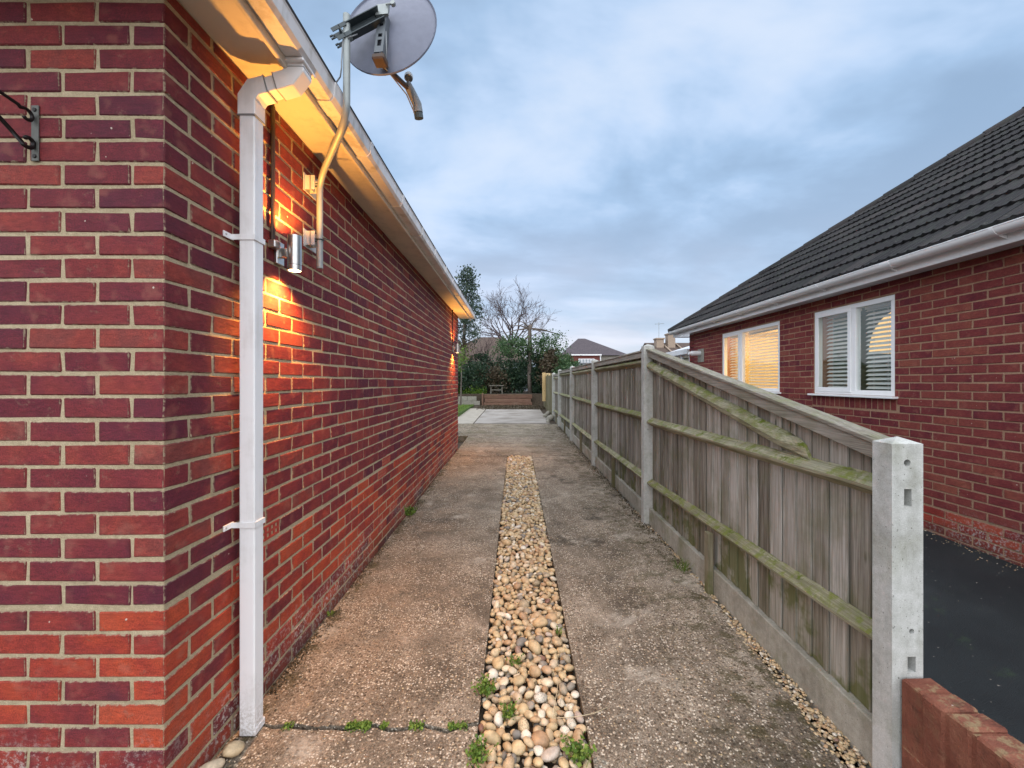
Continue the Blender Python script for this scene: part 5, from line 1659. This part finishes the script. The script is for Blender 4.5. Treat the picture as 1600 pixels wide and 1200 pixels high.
# =================================================================== WEEDS
def weed(x, y, z, n, h, lab, kind='leafy', mt=None):
    t = thing('weed', (x, y, z), lab, 'weed', 'weeds along the drive')
    m = MB()
    n = int(n * 1.6); h *= 1.25
    for _ in range(n):
        a = rs.uniform(0, 6.28); L = h * rs.uniform(.5, 1.1); out = rs.uniform(.2, 1.0)
        p = Vector((x + rs.gauss(0, h * .25), y + rs.gauss(0, h * .25), z - .004))
        d_ = Vector((math.cos(a) * out, math.sin(a) * out, 1)).normalized()
        q = p + d_ * L
        m.tube([p, (p + q) / 2 + Vector((0, 0, .003)), q], [.0012, .001, .0006], 3, cap=False)
        if kind == 'leafy':
            for tt in (.4, .6, .8, 1.0):
                leaf(m, p + (q - p) * tt + Vector((rs.gauss(0, .004), rs.gauss(0, .004), rs.gauss(0, .003))), h * .20 * rs.uniform(.7, 1.3), rs)
        else:
            s_ = d_.cross(Vector((0, 0, 1))).normalized() * .0022
            m.add([p - s_, p + s_, q + Vector((0, 0, -L * .1))], [(0, 1, 2)])
    m.build('leaves', mt or M_BLADE, t, fix=False)
    return t
rs = random.Random(44)
weed(-.135, 1.93, gz(0, 1.93), 26, .055, 'green leafy weed at the left edge of the pebbles opposite the crack')
weed(-.03, 1.80, gz(0, 1.8) - .003, 20, .045, 'green weed among the pebbles right of the large cream pebble')
weed(.00, 2.13, gz(0, 2.1) - .003, 10, .040, 'tiny weed sprouting in the middle of the pebbles')
weed(.24, 2.37, gz(0, 2.4), 8, .035, 'tiny weed at the right edge of the pebbles')
weed(-.145, 1.60, gz(0, 1.6), 26, .050, 'green weed at the bottom left edge of the pebbles')
weed(.235, 1.60, gz(0, 1.6), 22, .060, 'round leaved weed at the bottom right edge of the pebbles')
weed(-1.10, 4.38, gz(0, 4.38), 22, .085, 'green tuft growing at the foot of the brick wall')
weed(1.19, 3.02, gz(1.19, 3.02), 24, .075, 'grass tuft at the foot of the fence gravel board', 'grass')
weed(1.50, 1.62, tz(1.5, 1.62), 12, .05, 'small weed on the dark tarmac behind the low red wall')
weed(-1.115, 2.55, gz(-1.1, 2.55), 8, .03, 'tiny weed in the joint between slab and near wall')
# moss in the crack
m = MB()
for (xa, xb, n) in ((-.70, -.60, 500), (-.56, -.53, 80), (-.44, -.38, 160), (-.28, -.20, 220), (-.96, -.92, 60)):
    for _ in range(n):
        x = rs.uniform(xa, xb); y = 1.746 + rs.gauss(0, .010)
        leaf(m, Vector((x, y, gz(x, y) + rs.uniform(-.004, .008))), .009, rs)
m.build('moss', M_BLADE, None, fix=False, kind='stuff')
# moss cushions along the wall foot
m = MB()
for _ in range(2600):
    y = 1.75 + 5.5 * rs.random() ** 1.6
    cl_ = mnoise.noise(Vector((y * 3.1, 2, 0)))
    if cl_ < -.05: continue
    x = -1.135 + abs(rs.gauss(0, .035 + .05 * max(0, cl_)))
    leaf(m, Vector((x, y, gz(x, y) + rs.uniform(-.003, .006))), .010, rs)
m.build('brown_moss', M_LEAF_BR, None, fix=False, kind='stuff')
# debris along the fence foot
m = MB()
for _ in range(1800):
    y = 3.0 + 9 * rs.random(); x = 1.25 - abs(rs.gauss(0, .07))
    leaf(m, Vector((x, y, gz(x, y) + rs.uniform(0, .008))), .014, rs)
m.build('fence_foot_litter', M_LEAF_BR, None, fix=False, kind='stuff')
m = MB()
rs = random.Random(91)
for _ in range(420):
    if rs.random() < .45: y = 1.3 + 6 * rs.random() ** 1.4; x = -1.12 + abs(rs.gauss(0, .10))
    elif rs.random() < .5: y = 1.4 + 6 * rs.random(); x = rs.uniform(SX0, SX1)
    else: y = 1.35 + 8 * rs.random(); x = rs.uniform(-1.1, 1.2)
    leaf(m, Vector((x, y, gz(x, y) + rs.uniform(.001, .006) + (.012 if SX0 < x < SX1 else 0))), rs.uniform(.006, .016), rs)
m.build('dead_leaves', M_LEAF_BR, None, fix=False, kind='stuff')
m = MB()
for _ in range(700):
    y = 0.4 + 9 * rs.random(); x = (3.79 - abs(rs.gauss(0, .08))) if rs.random() < .93 else rs.uniform(1.4, 3.7)
    r_ = rs.uniform(.002, .007)
    m4 = Matrix.Translation((x, y, tz(x, y) + .004)) @ Matrix.Rotation(rs.uniform(0, 6.28), 4, 'Z') @ Matrix.Scale(r_, 4)
    m.add([m4 @ v for v in sv_], sf_)
m.build('tarmac_grit', M_PEBS, None, smooth=True, fix=False, kind='stuff')
# dry stalk lying across the pebbles
m = MB()
z_ = gz(0, 1.7) + .022
m.tube([(.205, 2.02, z_ + .012), (.185, 1.90, z_ + .008), (.150, 1.755, z_ + .004)], .0016, 5)
m.tube([(.150, 1.755, z_ + .004), (.25, 1.765, z_ + .002), (.33, 1.80, z_ - .012), (.40, 1.84, z_ - .016)], .0016, 5)
tag(m.build('dry_stalk', M_STRAW, None, smooth=True), 'dry pale grass stalk lying bent across the pebbles onto the concrete', 'stalk')

# =================================================================== FAR BUILDINGS
def win(parent, x0, x1, y, z0, z1, bars=1, glass=M_DARKWIN, fw=.06):
    m = MB()
    m.box(x0, x1, y - .05, y - .002, z1 - fw, z1); m.box(x0, x1, y - .05, y - .002, z0, z0 + fw)
    for i in range(bars + 2):
        xx = x0 + (x1 - x0 - fw) * i / (bars + 1)
        m.box(xx, xx + fw, y - .051, y - .003, z0 + fw, z1 - fw)
    o = m.build('window', M_PVC, parent)
    m = MB(); m.box(x0 + fw * .5, x1 - fw * .5, y - .03, y - .02, z0 + fw * .5, z1 - fw * .5); m.build('pane', glass, o)
    return o
def hip_roof(parent, x0, x1, y0, y1, ze, zr, rx0, rx1, material, name='roof'):
    m = MB(); ym = (y0 + y1) / 2
    m.add([(x0, y0, ze), (x1, y0, ze), (x1, y1, ze), (x0, y1, ze), (rx0, ym, zr), (rx1, ym, zr)], [(0, 1, 5, 4), (1, 2, 5), (2, 3, 4, 5), (3, 0, 4), (0, 3, 2, 1)])
    return m.build(name, material, parent)
# bungalow behind the trees
h1_ = thing('rendered_bungalow', (-3, 38, .5), 'pale rendered bungalow with brown hip roof half hidden behind the bare tree', 'house')
m = MB(); m.box(-7.5, .2, 36, 44, .4, 3.05); m.build('wall', M_RENDER, h1_)
hip_roof(h1_, -8.0, 1.2, 35.6, 44.4, 3.0, 5.7, -3.5, -1.1, M_ROOFBR)
win(h1_, -4.9, -3.9, 36, 1.55, 2.75); win(h1_, -2.3, -1.1, 36, 1.6, 2.6)
# greenhouse behind the hedge
gh = thing('greenhouse', (.6, 28, .8), 'small white framed glass greenhouse glimpsed left of the pale trunk', 'greenhouse')
m = MB()
for x in (-.1, .35, .8, 1.25, 1.7): m.box(x, x + .045, 28, 28.045, .8, 2.15)
m.box(-.1, 1.745, 27.99, 28.05, 2.15, 2.20); m.box(-.1, 1.745, 27.99, 28.05, 1.45, 1.49)
m.build('frame', M_PVC, gh)
m = MB(); m.box(-.08, 1.74, 28.06, 28.065, .8, 2.15); m.build('pane', M_PALEWIN, gh)
m = MB(); m.extrude([(27.95, 2.2), (29.2, 2.75), (30.4, 2.2)], -.15, 1.8, axis='x'); m.build('roof', M_PALEWIN, gh)
# white shed window fragment
# dark hip roofed house
h2 = thing('dormer_house', (7.4, 47, .5), 'far house with dark hip roof and red tile hung dormer above the fence', 'house')
m = MB(); m.box(5.2, 12.0, 46, 53, .4, 4.4); m.build('wall', M_RENDER, h2)
hip_roof(h2, 4.9, 12.35, 45.6, 53.4, 4.35, 6.55, 7.3, 8.1, M_ROOFDK)
m = MB(); m.box(6.0, 9.0, 45.2, 47, 2.6, 4.28); m.build('dormer', M_HUNG, h2)
m = MB(); m.box(5.85, 9.15, 45.0, 47, 4.285, 4.42); m.box(9.0, 9.1, 45.15, 45.3, 2.6, 4.28); m.build('dormer_trim', M_PVC, h2)
win(h2, 6.7, 8.4, 45.2, 3.45, 3.95, 4, M_PALEWIN, .07)
# flat roofed garages in front of it
gr_ = thing('flat_roof_garage', (5.0, 34, .4), 'low grey flat roofed garage behind the far end of the fence', 'garage')
m = MB(); m.box(3.9, 8.2, 33, 38, .3, 2.75); m.build('wall', M_BLOCK, gr_)
m = MB(); m.box(3.7, 8.5, 32.8, 38.2, 2.755, 2.95); m.build('roof', M_FELT, gr_)
# terrace with chimneys on the right
h3 = thing('terraced_house', (13.5, 38, .5), 'old tiled terrace roof with pale chimneys beside the neighbouring eaves', 'house')
m = MB(); m.box(12.9, 20, 38, 46, .3, 3.65); m.build('wall', M_RENDER, h3)
m = MB(); m.extrude([(37.6, 3.6), (42, 5.35), (46.4, 3.6)], 12.8, 21, axis='x'); r3 = m.build('roof', M_ROOFBR, h3)
for (x, zt) in ((13.85, 5.55), (14.95, 6.0)):
    m = MB(); m.cbox(x - .35, x + .35, 40.5, 41.3, 4.4, zt, .02); m.cbox(x - .42, x + .42, 40.42, 41.38, zt + .001, zt + .14, .02)
    ch = m.build('chimney', M_CHIM, r3)
m = MB()
for x in (14.3, 15.6, 17.5):
    m.extrude([(x, 0), (x + .12, 0), (x + .12, .1), (x, .1)], 0, 1, axis='z')
    n0 = len(m.v) - 8
    P0 = Vector((x, 37.62, 4.18)); 
    for i in range(8):
        v = m.v[n0 + i]; t = v[2]; m.v[n0 + i] = (v[0], 37.62 + 4.35 * t, 3.67 + 1.73 * t + v[1])
m.build('party_wall_verge', M_CHIM, r3)
ta = thing('roof_aerial', (13.75, 40.6, 5.6), 'thin television aerial on the left terrace chimney', 'aerial')
m = MB(); m.tube([(13.75, 40.6, 5.5), (13.75, 40.6, 7.2)], .02, 5); m.tube([(13.4, 40.6, 7.0), (14.2, 40.6, 7.1)], .015, 4)
for x in (13.45, 13.65, 13.85, 14.05, 14.2): m.tube([(x, 40.4, 7.05), (x, 40.8, 7.05)], .01, 4)
m.build('aerial_mast', M_GALV, ta)
# back garden panel fence and far backdrop
pf = thing('dark_panel_fence', (2.0, 19.5, .3), 'dark old timber fence continuing beyond the last concrete post', 'fence')
y = 13.98
while y < 20:
    m = MB(); m.cbox(1.30, 1.318, y, y + .14, .22, 1.70 + .01 * math.sin(y * 9), .002); m.build('board', M_CLEAT, pf); y += .145
for y in (16.0, 18.1, 20.0):
    m = MB(); m.cbox(1.319, 1.40, y, y + .08, .2, 1.78, .004); m.build('post', M_CLEAT, pf)
# distant tree line
m = MB(); rs = random.Random(70)
for _ in range(60):
    x = rs.uniform(-60, 60)
    crown(m, (x, 75 + rs.uniform(-4, 6), 2.5), (4, 2.5, rs.uniform(1.8, 3.0)), 16, 16, .5, rs, .3)
m.build('far_trees', M_LEAF_DK, None, fix=False, kind='stuff')
# garden hedge left side behind the bungalow (seen reflected in the windows and past the corner)
for (x, y, h, lab) in ((-7.5, 13.5, 4.6, 'round bushy tree behind the bungalow left garden'), (-10.5, 11.0, 5.2, 'wide bushy tree further left behind the bungalow')):
    t = thing('garden_tree', (x, y, .3), lab, 'tree', 'trees behind the bungalow')
    m = MB(); m.tube([(x, y, .2), (x, y, h * .6)], [.14, .07], 7); m.build('trunk', M_BARK, t)
    m = MB()
    for a in range(7): branches(m, (x, y, h * .5), (math.cos(a * .9) * .8, math.sin(a * .9) * .8, 1), h * .28, .05, 3, rs, 3, .6, (3, 4), .72, .08)
    m.build('branches', M_TWIG, t, fix=False)
print('objects', len(D.objects), 'polys', sum(len(m.polygons) for m in D.meshes))
